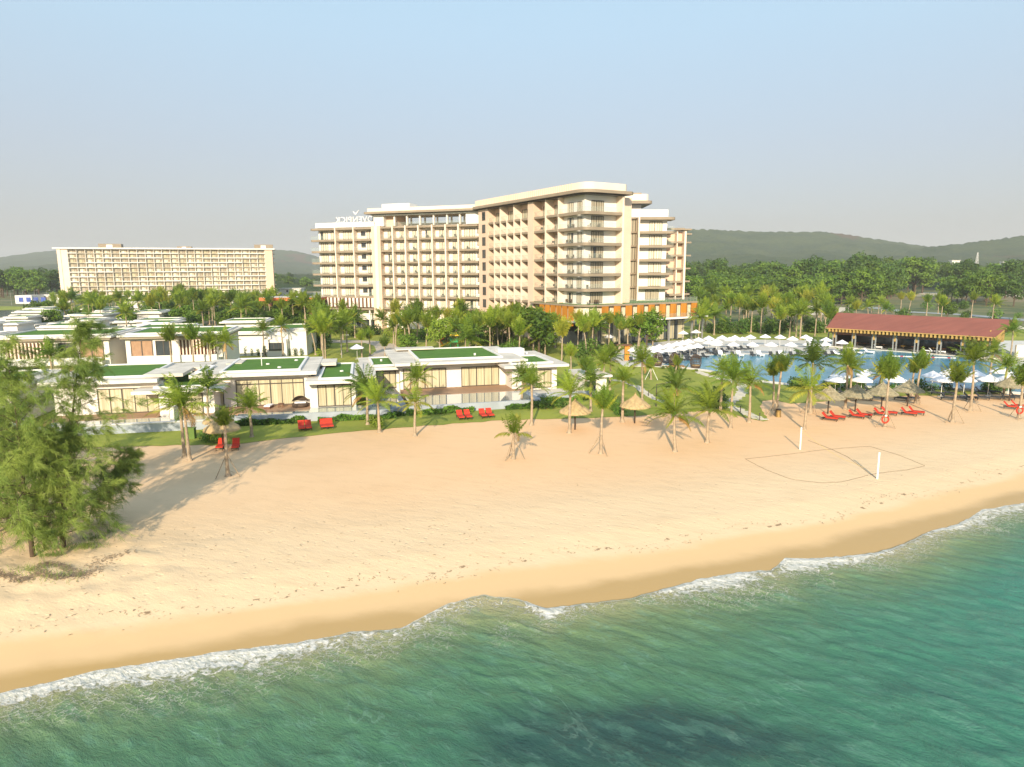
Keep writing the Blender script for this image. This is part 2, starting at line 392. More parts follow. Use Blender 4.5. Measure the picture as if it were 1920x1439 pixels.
teal = mixc(n, l, mrange(n, l, sep.outputs['X'], 6, 30), r.outputs[0], (.046, .20, .13))
teal = mixc(n, l, mrange(n, l, sw, 2.5, 9), r.outputs[0], teal)
reef = tn(n, l, t.outputs['Object'], .11, 4, .6, stretch=(.5, 1.3, 1), rot=.25)
q = n.new('ShaderNodeVectorMath'); q.operation = 'DISTANCE'
rk = n.new('ShaderNodeMapping'); rk.vector_type = 'POINT'; rk.inputs['Location'].default_value = (-4.4*.11, -23.6*.34, 0); rk.inputs['Scale'].default_value = (.11, .34, 0); l.new(t.outputs['Object'], rk.inputs[0]); l.new(rk.outputs[0], q.inputs[0]); q.inputs[1].default_value = (0, 0, 0)
rf = mrange(n, l, math2(n, l, 'ADD', q.outputs['Value'], math2(n, l, 'MULTIPLY', math2(n, l, 'SUBTRACT', reef.outputs[0], .5), 2.2)), 1.05, .25)
rf2 = math2(n, l, 'MULTIPLY', mrange(n, l, reef.outputs[0], .56, .72), mrange(n, l, sw, 9, 13))
rf = math2(n, l, 'MAXIMUM', math2(n, l, 'MULTIPLY', rf, .85), math2(n, l, 'MULTIPLY', rf2, .55))
body = mixc(n, l, rf, teal, (.018, .055, .05))
# crest highlights painted into the water colour as lighter streaks
stk = tn(n, l, t.outputs['Object'], .95, 8, .70, stretch=(.55, 1.5, 1), rot=-.62, dist=.35)
msk = tn(n, l, t.outputs['Object'], .35, 3)
crl = tn(n, l, t.outputs['Object'], .30, 5, .55, stretch=(.6, 1.3, 1), rot=-.75, dist=.5)
thin = math2(n, l, 'MULTIPLY', mrange(n, l, math2(n, l, 'ABSOLUTE', math2(n, l, 'SUBTRACT', crl.outputs[0], .5), None), .014, .0), mrange(n, l, msk.outputs[0], .42, .62))
body = mixc(n, l, math2(n, l, 'MULTIPLY', mrange(n, l, stk.outputs[0], .48, .66), .30), body, (.13, .29, .20))
body = mixc(n, l, math2(n, l, 'MULTIPLY', thin, .2), body, (.25, .42, .32))
# foam
lace = tn(n, l, t.outputs['Object'], 2.3, 7, .72, dist=.9); lace2 = n.new('ShaderNodeTexVoronoi'); lace2.feature = 'DISTANCE_TO_EDGE'; lace2.inputs['Scale'].default_value = 2.6
dl = n.new('ShaderNodeVectorMath'); dl.operation = 'ADD'; dn = tn(n, l, t.outputs['Object'], 1.5, 5, .6); dsc = n.new('ShaderNodeVectorMath'); dsc.operation = 'SCALE'; dsc.inputs['Scale'].default_value = 1.1
l.new(dn.outputs['Color'], dsc.inputs[0]); l.new(t.outputs['Object'], dl.inputs[0]); l.new(dsc.outputs[0], dl.inputs[1]); l.new(dl.outputs[0], lace2.inputs['Vector'])
net = mrange(n, l, lace2.outputs['Distance'], .085, .0)
rel = math2(n, l, 'DIVIDE', s_, afw.outputs['Fac'])
dens = math2(n, l, 'MULTIPLY', mrange(n, l, rel, 1.0, .05), ak.outputs['Fac'])
full = mrange(n, l, math2(n, l, 'ADD', lace.outputs[0], math2(n, l, 'MULTIPLY', dens, .40)), .70, .80)
netf = math2(n, l, 'MULTIPLY', net, mrange(n, l, rel, 1.5, .5)); netf = math2(n, l, 'MULTIPLY', math2(n, l, 'MULTIPLY', netf, mrange(n, l, msk.outputs[0], .33, .55)), .8)
line = mrange(n, l, math2(n, l, 'ADD', s_, math2(n, l, 'MULTIPLY', lace.outputs[0], .16)), .24, .12)
# stray foam lines further out
foam = math2(n, l, 'MAXIMUM', math2(n, l, 'MAXIMUM', full, netf), math2(n, l, 'MULTIPLY', line, math2(n, l, 'MULTIPLY', ak.outputs['Fac'], .95)), True)
h1 = tn(n, l, t.outputs['Object'], 1.2, 8, .70, stretch=(.6, 1.5, 1), rot=-.62, dist=.4); h2 = tn(n, l, t.outputs['Object'], 5, 4, .6, stretch=(.8, 1.4, 1), rot=-.4)
hh = math2(n, l, 'ADD', h1.outputs[0], math2(n, l, 'MULTIPLY', h2.outputs[0], .3)); hh = math2(n, l, 'ADD', hh, math2(n, l, 'MULTIPLY', foam, .3))
fcol = mixc(n, l, mrange(n, l, h2.outputs[0], .35, .65), (.50, .50, .43), (.80, .76, .68))
l.new(mixc(n, l, math2(n, l, 'MULTIPLY', foam, .92), body, fcol), b.inputs['Base Color'])
l.new(mrange(n, l, foam, 0, 1, .13, .8), b.inputs['Roughness']); b.inputs['Specular IOR Level'].default_value = .33
bp = n.new('ShaderNodeBump'); bp.inputs['Strength'].default_value = .75; bp.inputs['Distance'].default_value = .25; l.new(hh, bp.inputs['Height']); l.new(bp.outputs[0], b.inputs['Normal'])

sxs = np.concatenate([np.arange(-140, -40, 2.5), np.arange(-40, 50, .16), np.arange(50, 160, 2.5)])
off = np.concatenate([np.arange(0, 3, .07), np.arange(3, 26, .16), np.arange(26, 80, 2.0), [120, 260]])
XX, OO = np.meshgrid(sxs, off)
edgeY = shy(XX)+.35*(fbm(XX*1.1, XX*0+3.3)-.47)+.22*(fbm(XX*3.3, XX*0+9.3, 3)-.44)+.12
YY = edgeY-OO
c, s2 = math.cos(-.62), math.sin(-.62)
ur = XX*c+YY*s2; vr = -XX*s2+YY*c
wave = .13*(fbm(ur*.20, vr*.6+.6*fbm(ur*.3, vr*.3)*2)-.47)+.07*(fbm(ur*1.0+9, vr*2.6)-.47)
wave = wave+.11*(1-np.abs(2*fbm(ur*.34+40, vr*1.1+1.2*fbm(ur*.2+8, vr*.2), 3)-.9))**3-.05
fade = np.clip(OO/3.0, 0, 1); ZZ = -.92+.03+wave*fade*1.25
ZZ = np.where(OO < 60, ZZ, -.92)
zb = beach_z(XX, YY)+.015
rid = np.exp(-((OO-.35)/.25)**2)*.05
ZZ = np.maximum(ZZ, np.where(OO < 3.5, zb, -99))+rid*(.4+fbm(XX*2.5, OO*3))
nx, ny = len(sxs), len(off); idx = np.arange(nx*ny).reshape(ny, nx)
F = np.stack([idx[1:, :-1], idx[1:, 1:], idx[:-1, 1:], idx[:-1, :-1]], -1).reshape(-1, 4)
sea = npmesh('sea', np.stack([XX, YY, ZZ], -1).reshape(-1, 3), F, ['sea'], smooth=True, kind='structure')
fwx = np.array([-40, -22, -16, -12, -9, -6.5, -5, -3, 0, 2, 3.5, 6.5, 8, 9.5, 13, 15.5, 17.5, 20, 24, 27, 30, 34, 40.])
fww = np.array([1.4, 1.7, 2.6, 2.7, 2.3, 2.0, 1.7, 2.8, 2.6, 1.4, .9, .7, .9, 1.9, 2.6, 2.0, 2.6, 1.8, 1.6, 1.3, 1.1, 2.4, 2.4])
fkk = np.array([.9, 1.0, 1.0, .95, .75, .45, .7, .55, .4, 1.1, .6, .3, .6, .9, 1.0, .55, 1.05, .95, .7, .5, .9, .8, .8])
attr(sea, 'off', OO); attr(sea, 'foamw', np.interp(XX, fwx, fww)*1.45); attr(sea, 'foamk', np.interp(XX, fwx, fkk))

# land behind the beach: one sheet to the horizon
m, n, l, b = newmat('land'); MATS['land'] = m
t = n.new('ShaderNodeTexCoord'); a1 = tn(n, l, t.outputs['Object'], .05, 6, .6); a2 = tn(n, l, t.outputs['Object'], .9, 5, .6); a3 = tn(n, l, t.outputs['Object'], .012, 4, .5)
c1 = mixc(n, l, mrange(n, l, a1.outputs[0], .38, .6), (.07, .10, .025), (.18, .17, .06)); c1 = mixc(n, l, math2(n, l, 'MULTIPLY', mrange(n, l, a2.outputs[0], .4, .7), .5), c1, (.05, .08, .02))
c1 = mixc(n, l, mrange(n, l, a3.outputs[0], .52, .6), c1, (.22, .18, .09)); l.new(c1, b.inputs['Base Color']); b.inputs['Roughness'].default_value = .95
mb = MB(); mb.quad([(-3500, 103, -.03), (3500, 103, -.03), (6000, 6500, -.03), (-6000, 6500, -.03)], 'land'); mb.build('ground', kind='structure')

m, n, l, b = newmat('lawn'); MATS['lawn'] = m
t = n.new('ShaderNodeTexCoord'); a1 = tn(n, l, t.outputs['Object'], .10, 5, .6); a2 = tn(n, l, t.outputs['Object'], 1.4, 6, .7); a3 = tn(n, l, t.outputs['Object'], 20, 3)
c1 = mixc(n, l, mrange(n, l, a1.outputs[0], .35, .65), (.19, .235, .02), (.31, .335, .032)); c1 = mixc(n, l, math2(n, l, 'MULTIPLY', mrange(n, l, a2.outputs[0], .42, .68), .45), c1, (.30, .28, .06))
l.new(c1, b.inputs['Base Color']); b.inputs['Roughness'].default_value = .95
bp = n.new('ShaderNodeBump'); bp.inputs['Strength'].default_value = .6; bp.inputs['Distance'].default_value = .08; l.new(a3.outputs[0], bp.inputs['Height']); l.new(bp.outputs[0], b.inputs['Normal'])

def flat(name, pts, z, m, th=None, kind='structure', parent=None):
    mb = MB(); n = len(pts)
    A = sum(pts[i][0]*pts[(i+1) % n][1]-pts[(i+1) % n][0]*pts[i][1] for i in range(n))
    if A < 0: pts = pts[::-1]
    if th: mb.prism(m, pts, z-th, z)
    else: mb.quad([(p[0], p[1], z) for p in pts], m)
    return mb.build(name, parent=parent, kind=kind)
def wob_line(pts, step=1.0, amp=.25, seed=1):
    rr = random.Random(seed); out = []
    for (a, b_) in zip(pts[:-1], pts[1:]):
        L = math.dist(a, b_); k = max(1, int(L/step))
        for i in range(k):
            t_ = i/k; out.append((a[0]+(b_[0]-a[0])*t_+rr.uniform(-amp, amp)*.5, a[1]+(b_[1]-a[1])*t_+rr.uniform(-amp, amp)))
    out.append(pts[-1]); return out
edge_px = [(-60, 842), (100, 842), (240, 838), (330, 835), (400, 836), (455, 832), (500, 827), (540, 822), (590, 817), (640, 812), (720, 805), (830, 797), (920, 790), (1000, 787), (1080, 785), (1160, 783), (1205, 779), (1250, 775), (1290, 772), (1330, 771), (1370, 776), (1405, 786), (1432, 790), (1443, 789), (1432, 775), (1426, 762), (1432, 753), (1450, 750), (1480, 757), (1500, 757), (1560, 752), (1630, 746), (1700, 743), (1760, 742), (1920, 738), (2050, 734)]
le = wob_line([G(*p) for p in edge_px], 1.0, .28)
flat('lawn', le+[(140, 104), (140, 205), (-110, 205), (-110, 104), (-75, 70)], .035, 'lawn')

# paths
def strip(name, px, w, z, m, seed=0):
    P = [G(*p) for p in px]; Lp = []; Rp = []
    for i, p in enumerate(P):
        a = P[max(0, i-1)]; c = P[min(len(P)-1, i+1)]; d = Vector((c[0]-a[0], c[1]-a[1])).normalized()
        ww = w if not isinstance(w, (list, tuple)) else w[i]
        Lp.append((p[0]-d.y*ww/2, p[1]+d.x*ww/2)); Rp.append((p[0]+d.y*ww/2, p[1]-d.x*ww/2))
    mb = MB()
    for i in range(len(P)-1): mb.quad([(*Rp[i], z), (*Rp[i+1], z), (*Lp[i+1], z), (*Lp[i], z)], m)
    return mb.build(name, kind='structure')
strip('garden_path', [(672, 705), (683, 690), (712, 672), (728, 658), (722, 648), (700, 642), (664, 641), (630, 641), (590, 640)], [5, 5.5, 5, 5, 5, 5, 6, 6, 6], .05, 'paving')
strip('road', [(1480, 570), (1600, 573), (1700, 585), (1800, 590), (1920, 600), (2100, 620)], 7, .02, 'road_grey')
for i, q in enumerate([[(1470, 580), (1520, 572), (1600, 578), (1560, 590), (1480, 592)], [(1700, 607), (1740, 597), (1850, 599), (1890, 606), (1960, 625), (1960, 660), (1900, 640)], [(1700, 556), (1730, 549), (1762, 549), (1765, 556)], [(1880, 557), (1885, 552), (1960, 552), (1960, 559)], [(1560, 594), (1640, 590), (1700, 600), (1690, 610)]]):
    flat('sand_ground', wob_line([G(*p) for p in q+[q[0]]], 3, .8, i)[:-1], .012+.003*i, 'pale_sand')
def stones(name, px, w, seed, label):
    P = [G(*p) for p in px]; rr = random.Random(seed); mb = MB(); d = 0
    for a, b_ in zip(P[:-1], P[1:]):
        L = math.dist(a, b_); ang = math.atan2(b_[1]-a[1], b_[0]-a[0]); k = max(1, int(L/.62))
        for i in range(k):
            t_ = (i+.5)/k; f = Fr((a[0]+(b_[0]-a[0])*t_+rr.uniform(-.12, .12), a[1]+(b_[1]-a[1])*t_), math.degrees(ang)+rr.uniform(-8, 8))
            mb.box('stone_slab', f, -.22, .22, -w/2*rr.uniform(.8, 1.1), w/2*rr.uniform(.8, 1.1), .03, .085)
    return mb.build(name, kind='structure')
stones('stepping_stone_path', [(1150, 713), (1178, 719), (1196, 727), (1216, 742), (1232, 751), (1250, 756)], 1.1, 1, '')
stones('stepping_stone_path', [(1305, 697), (1330, 706), (1375, 716), (1392, 724), (1392, 735), (1384, 746), (1368, 756), (1370, 764), (1392, 772), (1420, 784), (1432, 789)], 1.4, 2, '')

# lake far left
m, n, l, b = newmat('lake_water'); MATS['lake_water'] = m; b.inputs['Base Color'].default_value = (.10, .12, .10, 1); b.inputs['Roughness'].default_value = .12
flat('lake', wob_line([G(*p) for p in [(-80, 612), (30, 610), (110, 602), (160, 588), (120, 582), (30, 582), (-80, 584), (-80, 612)]], 4, 1)[:-1], .06, 'lake_water')
flat('lake_bank', wob_line([G(*p) for p in [(-80, 584), (200, 581), (260, 578), (150, 575), (-80, 575), (-80, 584)]], 4, 1)[:-1], .05, 'lawn')

# pool
m, n, l, b = newmat('pool_water'); MATS['pool_water'] = m
t = n.new('ShaderNodeTexCoord'); a1 = tn(n, l, t.outputs['Object'], .08, 3)
l.new(mixc(n, l, mrange(n, l, a1.outputs[0], .35, .65), (.075, .25, .34), (.11, .31, .42)), b.inputs['Base Color']); b.inputs['Roughness'].default_value = .22; b.inputs['Specular IOR Level'].default_value = .28
a2 = tn(n, l, t.outputs['Object'], 1.5, 4); bp = n.new('ShaderNodeBump'); bp.inputs['Strength'].default_value = .12; bp.inputs['Distance'].default_value = .1; l.new(a2.outputs[0], bp.inputs['Height']); l.new(bp.outputs[0], b.inputs['Normal'])
deck_px = [(1130, 668), (1170, 688), (1225, 688.5), (1290, 693), (1330, 698.5), (1400, 714.5), (1480, 723.5), (1560, 727.5), (1700, 728.5), (1790, 731.5), (1860, 736.5), (1990, 745), (1990, 640), (1900, 640), (1580, 634), (1560, 640), (1300, 636), (1200, 646)]
flat('pool_deck', [G(*p) for p in deck_px], .10, 'tile_pale', .15)
pool_px = [(1232, 684), (1262, 679), (1290, 671), (1312, 667.5), (1345, 665), (1420, 664), (1500, 664), (1560, 663), (1600, 655), (1640, 655), (1700, 660), (1760, 666), (1800, 669), (1830, 675), (1880, 682), (1980, 692), (1980, 741), (1860, 733), (1790, 728), (1700, 725), (1560, 724), (1480, 720), (1400, 711), (1330, 695), (1290, 690)]
pool_pts = [G(*p, .14) for p in pool_px]
flat('pool_water', pool_pts, .135, 'pool_water')
mb = MB()
ctr = Vector((sum(p[0] for p in pool_pts)/len(pool_pts), sum(p[1] for p in pool_pts)/len(pool_pts)))
for a, b_ in zip(pool_pts, pool_pts[1:]+pool_pts[:1]):
    d = Vector((b_[0]-a[0], b_[1]-a[1])); L = d.length; f = Fr(a, math.degrees(math.atan2(d.y, d.x)))
    mb.box('tile_pale', f, -.15, L+.15, -.25, .25, .05, .20+.0007*(len(mb.v) % 7))
mb.build('pool_coping', kind='structure')

# ------------------------------------------------------------------ HILLS, FOREST
m, n, l, b = newmat('forest_far'); MATS['forest_far'] = m
t = n.new('ShaderNodeTexCoord'); a1 = tn(n, l, t.outputs['Object'], .012, 6, .65); a2 = tn(n, l, t.outputs['Object'], .11, 5, .7)
c1 = mixc(n, l, mrange(n, l, a1.outputs[0], .35, .65), (.022, .05, .016), (.06, .085, .025)); c1 = mixc(n, l, math2(n, l, 'MULTIPLY', mrange(n, l, a2.outputs[0], .45, .7), .5), c1, (.09, .11, .03))
a3 = tn(n, l, t.outputs['Object'], .006, 4, .6, stretch=(1, .35, 1)); c1 = mixc(n, l, math2(n, l, 'MULTIPLY', mrange(n, l, a3.outputs[0], .60, .66), .7), c1, (.13, .06, .035))
l.new(c1, b.inputs['Base Color']); b.inputs['Roughness'].default_value = .95; b.inputs['Specular IOR Level'].default_value = .1
bp = n.new('ShaderNodeBump'); bp.inputs['Strength'].default_value = 1; bp.inputs['Distance'].default_value = 4; l.new(a2.outputs[0], bp.inputs['Height']); l.new(bp.outputs[0], b.inputs['Normal'])
def canopy(x, y, s=1.0):
    """bumpy tree-top relief: rounded cells 8-14 m wide"""
    c = np.maximum(vnoise(x/7., y/9.), vnoise(x/9.+31, y/11.+7)); return s*(5.5*c+3.5*vnoise(x/3.1+5, y/4.2))
def hill(name, Yr, prof, depth, seed, bumps=1.0, step=9):
    P = [Zat(px, py, Yr) for px, py in prof]; xs = np.array([p[0] for p in P]); zs = np.array([p[1] for p in P])
    gx = np.arange(xs[0], xs[-1], step); gy = np.concatenate([np.arange(-depth, 0, step*1.6), np.arange(0, depth*.5, step*4)])
    XX, DD = np.meshgrid(gx, gy); r = np.interp(XX, xs, zs)
    fall = np.where(DD < 0, np.clip(1+DD/depth, 0, 1), np.clip(1-DD/(depth*.5), 0, 1)); fall = fall**.8*(1-.35*np.sin(fall*math.pi)*fbm(XX/260.+seed, DD/260., 4)*2)
    ZZ = r*fall+(fbm(XX/120.+seed, DD/120.)-.47)*26*np.sin(np.clip(fall, 0, 1)*math.pi)+canopy(XX+seed*50, DD, bumps)*np.clip(fall*4, 0, 1)-2
    nx, ny = len(gx), len(gy); idx = np.arange(nx*ny).reshape(ny, nx)
    F = np.stack([idx[:-1, :-1], idx[:-1, 1:], idx[1:, 1:], idx[1:, :-1]], -1).reshape(-1, 4)
    return npmesh(name, np.stack([XX, DD+Yr, ZZ], -1).reshape(-1, 3), F, ['forest_far'], smooth=True, kind='structure')
hill('hills', 2100, [(1150, 470), (1200, 448), (1270, 433), (1300, 432), (1400, 436), (1470, 437), (1540, 436), (1600, 444), (1650, 452), (1700, 459), (1740, 465), (1800, 478), (1900, 492), (2050, 500)], 900, 3, .9, 8)
hill('hills', 1700, [(1560, 500), (1640, 486), (1700, 474), (1740, 466), (1780, 462), (1800, 460), (1850, 453), (1890, 448), (1930, 444), (2020, 436), (2200, 440)], 700, 5, .9, 7)
hill('hills', 3300, [(-120, 512), (-20, 503), (20, 487), (60, 476), (100, 472), (180, 470), (300, 474), (420, 471), (470, 469), (520, 470), (560, 474), (620, 490), (700, 505), (800, 512)], 1200, 8, 1.2, 16)
hill('hills', 2100, [(-100, 513), (20, 508), (60, 504), (100, 497), (140, 500), (200, 508), (300, 512)], 500, 9, .9, 12)
# the far wood, one mass of crowns
gx = np.arange(-1150, 1350, 5.); gy = np.arange(560, 1750, 7.); XX, YY = np.meshgrid(gx, gy)
keep = np.clip((YY-560)/60, 0, 1)*np.where((XX > -150) & (XX < 40), .6, 1); ZZ = canopy(XX, YY, 1.25)*keep*np.clip(.55+1.2*fbm(XX/90., YY/90.), 0, 1.3)-1.5
ZZ = ZZ+np.exp(-((XX-290)/60)**2-((YY-760)/60)**2)*6
nx, ny = len(gx), len(gy); idx = np.arange(nx*ny).reshape(ny, nx); F = np.stack([idx[:-1, :-1], idx[:-1, 1:], idx[1:, 1:], idx[1:, :-1]], -1).reshape(-1, 4)
npmesh('forest', np.stack([XX, YY, ZZ], -1).reshape(-1, 3), F, ['forest_far'], smooth=True, kind='stuff')['label'] = 'far flat wood of dark green crowns below the hills'

# ------------------------------------------------------------------ HOTEL
FZ = [9.5+3.3*i for i in range(7)]   # 9.5 ... 29.3
HR = root('hotel', (0, 190, 0), 'large pale hotel with rows of balconies, flat overhanging roofs and an orange panelled podium', 'hotel')
win_specs = []   # (frame, u0,u1, v, z0,z1, panes, material, priority)
def W_(fr, u0, u1, v, z0, z1, n_, m_='curtain', pr=1): win_specs.append((fr, u0, u1, v, z0, z1, n_, m_, pr))
def window_mesh(mb, fr, u0, u1, v, z0, z1, n_, m_, t=.10, frame='frame_dark', transom=False, opened=False):
    mb.box(m_, fr, u0+t*.5, u1-t*.5, v+.012, v+.04, z0+t*.5, z1-t*.5)
    mb.box(frame, fr, u0, u1, v+.01, v+.11, z0, z0+t); mb.box(frame, fr, u0, u1, v+.01, v+.11, z1-t, z1)
    for i in range(n_+1):
        x = u0+(u1-u0)*i/n_; w = t if i in (0, n_) else (t*1.3 if i == n_//2 else t*.7)
        x = min(max(x, u0+w/2), u1-w/2); mb.box(frame, fr, x-w/2, x+w/2, v+.013, v+.104, z0+t+.003, z1-t-.003)
    if transom: mb.box(frame, fr, u0+t, u1-t, v+.015, v+.10, z1-.62, z1-.62+t*1.2)
    if opened:
        k = random.Random(int(u0*100+z0)).randrange(n_); w = (u1-u0)/n_
        mb.box('dark_glass', fr, u0+w*k+t, u0+w*(k+1)-t, v+.04, v+.05, z0+t, z1-t)

# --- long wing (left) : frame C, v=0 plane through fin tips
Cf = Fr((-60.8, 209), -19.4); DEP = 2.0
def wall_core(mb, fr, u0, u1, v1, back, z0, z1, m_='plaster'): mb.box(m_, fr, u0, u1, v1, -back, z0, z1, top='roof_concrete')
mb = MB(); wall_core(mb, Cf, 2.2, 24.3, -DEP, 16, 2.4, 29.5); wall_core(mb, Cf, 24.3, 56.5, -DEP, 16, 0, 29.5)
mb.build('wall', HR)
mb = MB(); mb.box('peach', Cf, 21.6, 24.5, .15, -DEP-1, 0, 29.6); mb.box('peach_light', Cf, 22.6, 23.7, .32, .15, 0, 29.6); mb.build('pilaster', HR)
fins = [9.3, 15.5]; 
for u in fins:
    mb = MB(); mb.box('peach_light', Cf, u-.16, u+.16, .12, -DEP, 9.0, 29.5); mb.build('partition_wall', HR)
fC = [28.4, 32.5, 36.6, 40.9, 45.0, 48.9]
for u in fC:
    mb = MB(); mb.box('peach_light', Cf, u-.2, u+.2, .14, -DEP, 3.0 if u < 55 else 6, 29.5); mb.build('partition_wall', HR)
def slab_round(fr, u0, u1, v1, r, z0, z1, left=True, right=False, back=-2.0):
    pts = []
    if left: pts += [fr.w(u0+r-r*math.cos(a), v1-r+r*math.sin(a))[:2] for a in np.linspace(0, math.pi/2, 7)]
    else: pts += [fr.w(u0, v1)[:2]]
    if right: pts += [fr.w(u1-r+r*math.sin(a), v1-r+r*math.cos(a))[:2] for a in np.linspace(0, math.pi/2, 7)]
    else: pts += [fr.w(u1, v1)[:2]]
    pts += [fr.w(u1, back)[:2], fr.w(u0, back)[:2]]
    return pts
def railing(parent, fr, segs, z, v, h=1.05):
    mb = MB()
    for (a, b_) in segs:
        mb.box('railing_glass', fr, a+.05, b_-.05, v-.03, v, z+.05, z+h); mb.box('metal_grey', fr, a+.05, b_-.05, v-.04, v+.01, z+h+.002, z+h+.045)
    return mb.build('railing', parent)
PH = root_cache = None
for i, z in enumerate(FZ):
    # D section slabs
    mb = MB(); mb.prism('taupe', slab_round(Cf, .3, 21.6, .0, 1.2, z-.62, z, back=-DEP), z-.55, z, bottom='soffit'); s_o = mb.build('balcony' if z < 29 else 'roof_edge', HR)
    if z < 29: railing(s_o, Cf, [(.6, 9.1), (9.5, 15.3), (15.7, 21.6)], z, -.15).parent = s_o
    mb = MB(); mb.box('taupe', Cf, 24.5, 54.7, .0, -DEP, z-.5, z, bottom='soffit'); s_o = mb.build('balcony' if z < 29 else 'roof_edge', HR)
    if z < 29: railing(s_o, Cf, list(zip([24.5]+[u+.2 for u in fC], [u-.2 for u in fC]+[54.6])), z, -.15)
mb = MB(); mb.box('taupe', Cf, 24.5, 54.7, .0, -DEP, 5.75, 6.2, bottom='soffit'); s_o = mb.build('balcony', HR); railing(s_o, Cf, list(zip([24.5]+[u+.2 for u in fC], [u-.2 for u in fC]+[54.6])), 6.2, -.15)
for zi, z in enumerate([2.9, 6.2]+FZ[:-1]):
    zt = z+2.45
    b0 = [24.5]+fC; b1 = fC+[54.7]
    for k, (a, b_) in enumerate(zip(b0, b1)):
        if k < 6: W_(Cf, a+1.35, b_-.75, -DEP, z+.02, zt-.25, 4, 'curtain_pale', 3 if z > 6 else 0)
        else: W_(Cf, a+1.0, b_-1.6, -DEP, z+.02, zt-.1, 4, 'curtain_pale', 3 if z > 6 else 0); W_(Cf, b_-.9, b_-.25, -DEP, z+.9, zt-.1, 1, 'curtain_tan', 1)
    if z >= 9.4:
        W_(Cf, 3.0, 5.4, -DEP, z+.02, zt, 3, 'curtain_pale', 2); W_(Cf, 6.6, 9.0, -DEP, z+.02, zt, 3, 'curtain_pale', 2)
        W_(Cf, 10.9, 14.2, -DEP, z+.02, zt, 4, 'curtain_pale', 2); W_(Cf, 14.6, 15.2, -DEP, z+.9, zt-.1, 1, 'curtain_tan', 1)
        W_(Cf, 16.9, 18.4, -DEP, z+.9, zt-.2, 1, 'dark_glass', 1); W_(Cf, 18.9, 21.4, -DEP, z+.02, zt, 3, 'curtain_pale', 2)
# parapet, top terrace, roof of the long wing
mb = MB(); mb.box('white', Cf, 2.0, 22.3, -.9, -1.3, 29.5, 30.9); mb.box('white', Cf, 2.0, 2.4, -1.3, -15, 29.5, 30.9); mb.build('parapet', HR)
mb = MB(); mb.box('white', Cf, 21.9, 25.2, -.9, -9, 29.5, 32.6); mb.box('white', Cf, 50.9, 56, -.8, -6, 29.5, 32.4); mb.box('peach', Cf, 25.2, 28.5, -2.6, -9, 29.5, 32.4); mb.box('peach', Cf, 28.5, 50.9, -9.0, -9.4, 29.5, 30.6); mb.build('roof_terrace_wall', HR)
for u in [28.6, 32.6, 36.7, 41.0, 45.1, 49.0]:
    mb = MB(); mb.box('plaster', Cf, u-.22, u+.22, -1.0, -1.7, 29.5, 32.4); mb.build('column', HR)
for u in [30.5, 35, 39, 43.5, 47.5]:
    mb = MB(); mb.box('plaster', Cf, u-.2, u+.2, -7.6, -8.0, 29.5, 32.4); mb.build('column', HR)
mb = MB(); mb.box('railing_glass', Cf, 25.3, 50.9, -.4, -.43, 29.5, 30.5); mb.build('railing', HR)
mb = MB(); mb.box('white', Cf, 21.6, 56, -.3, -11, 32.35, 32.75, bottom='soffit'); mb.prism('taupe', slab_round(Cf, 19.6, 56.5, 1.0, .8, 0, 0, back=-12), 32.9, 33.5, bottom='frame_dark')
mb.box('peach_light', Cf, 20.6, 56.5, .2, -11.5, 33.5, 34.5, top='roof_concrete'); mb.box('white', Cf, 23.0, 32, -4, -9, 34.5, 36.0); mb.build('roof', HR)
# podium below section D: screens over a dark open ground floor
mb = MB(); mb.box('plaster', Cf, -.6, 21.6, .2, -14, 6.3, 8.95); mb.box('taupe', Cf, -1.5, 21.6, .9, -1, 5.5, 6.0); mb.box('tile_pale', Cf, -.6, 21.55, .24, .19, 6.8, 6.95); mb.build('podium_wall', HR)
for k in range(17):
    u = .2+k*1.28
    mb = MB(); mb.box('brown_fin', Cf, u-.13, u+.13, .75, .15, 6.1, 9.0); mb.build('sunshade_fin', HR)
mb = MB(); mb.box('dark_glass', Cf, 1.5, 21.6, -3.0, -3.4, 0, 5.5)
for k in range(12): mb.box('metal_grey', Cf, 1.5+k*1.7, 1.62+k*1.7, -2.9, -3.0, 0, 5.5)
mb.build('ground_floor_glazing', HR)
for u in (1.2, 9.5, 20.3): 
    mb = MB(); mb.box('plaster', Cf, u-.2, u+.2, .5, .1, 0, 5.5); mb.build('column', HR)
# porte-cochere
OC = root('entrance_canopy', (-66, 205, 0), 'flat canopy with orange fascia left of the hotel podium', 'canopy')
f0 = Fr(G(484, 557, 9.0), 1.0)
q0 = Fr((-73.5, 200), -3)
mb = MB(); mb.box('canopy_orange', q0, 0, 17.5, 0, -12, 8.35, 9.25, top='roof_concrete', bottom='brown_fin'); mb.build('roof_slab', OC)
for u in (2.5, 14.6): 
    for v in (-2, -10):
        mb = MB(); mb.box('brown_fin', q0, u-.5, u+.5, v-.5, v+.5, 0, 8.35); mb.build('column', OC)

# --- oblique wing (A) and front tower (B)
Af = Fr((15.9, 149.3), -58.6); Bf = Fr((15.9, 149.3), 31.4)
DA = 2.2
mb = MB(); mb.box('peach', Af, -47.5, -2.6, -DA, -15, 0, 32.9); mb.build('wall', HR)
mb = MB(); mb.box('plaster', Bf, 1.3, 10.2, -2.0, -12, 5.9, 32.9)
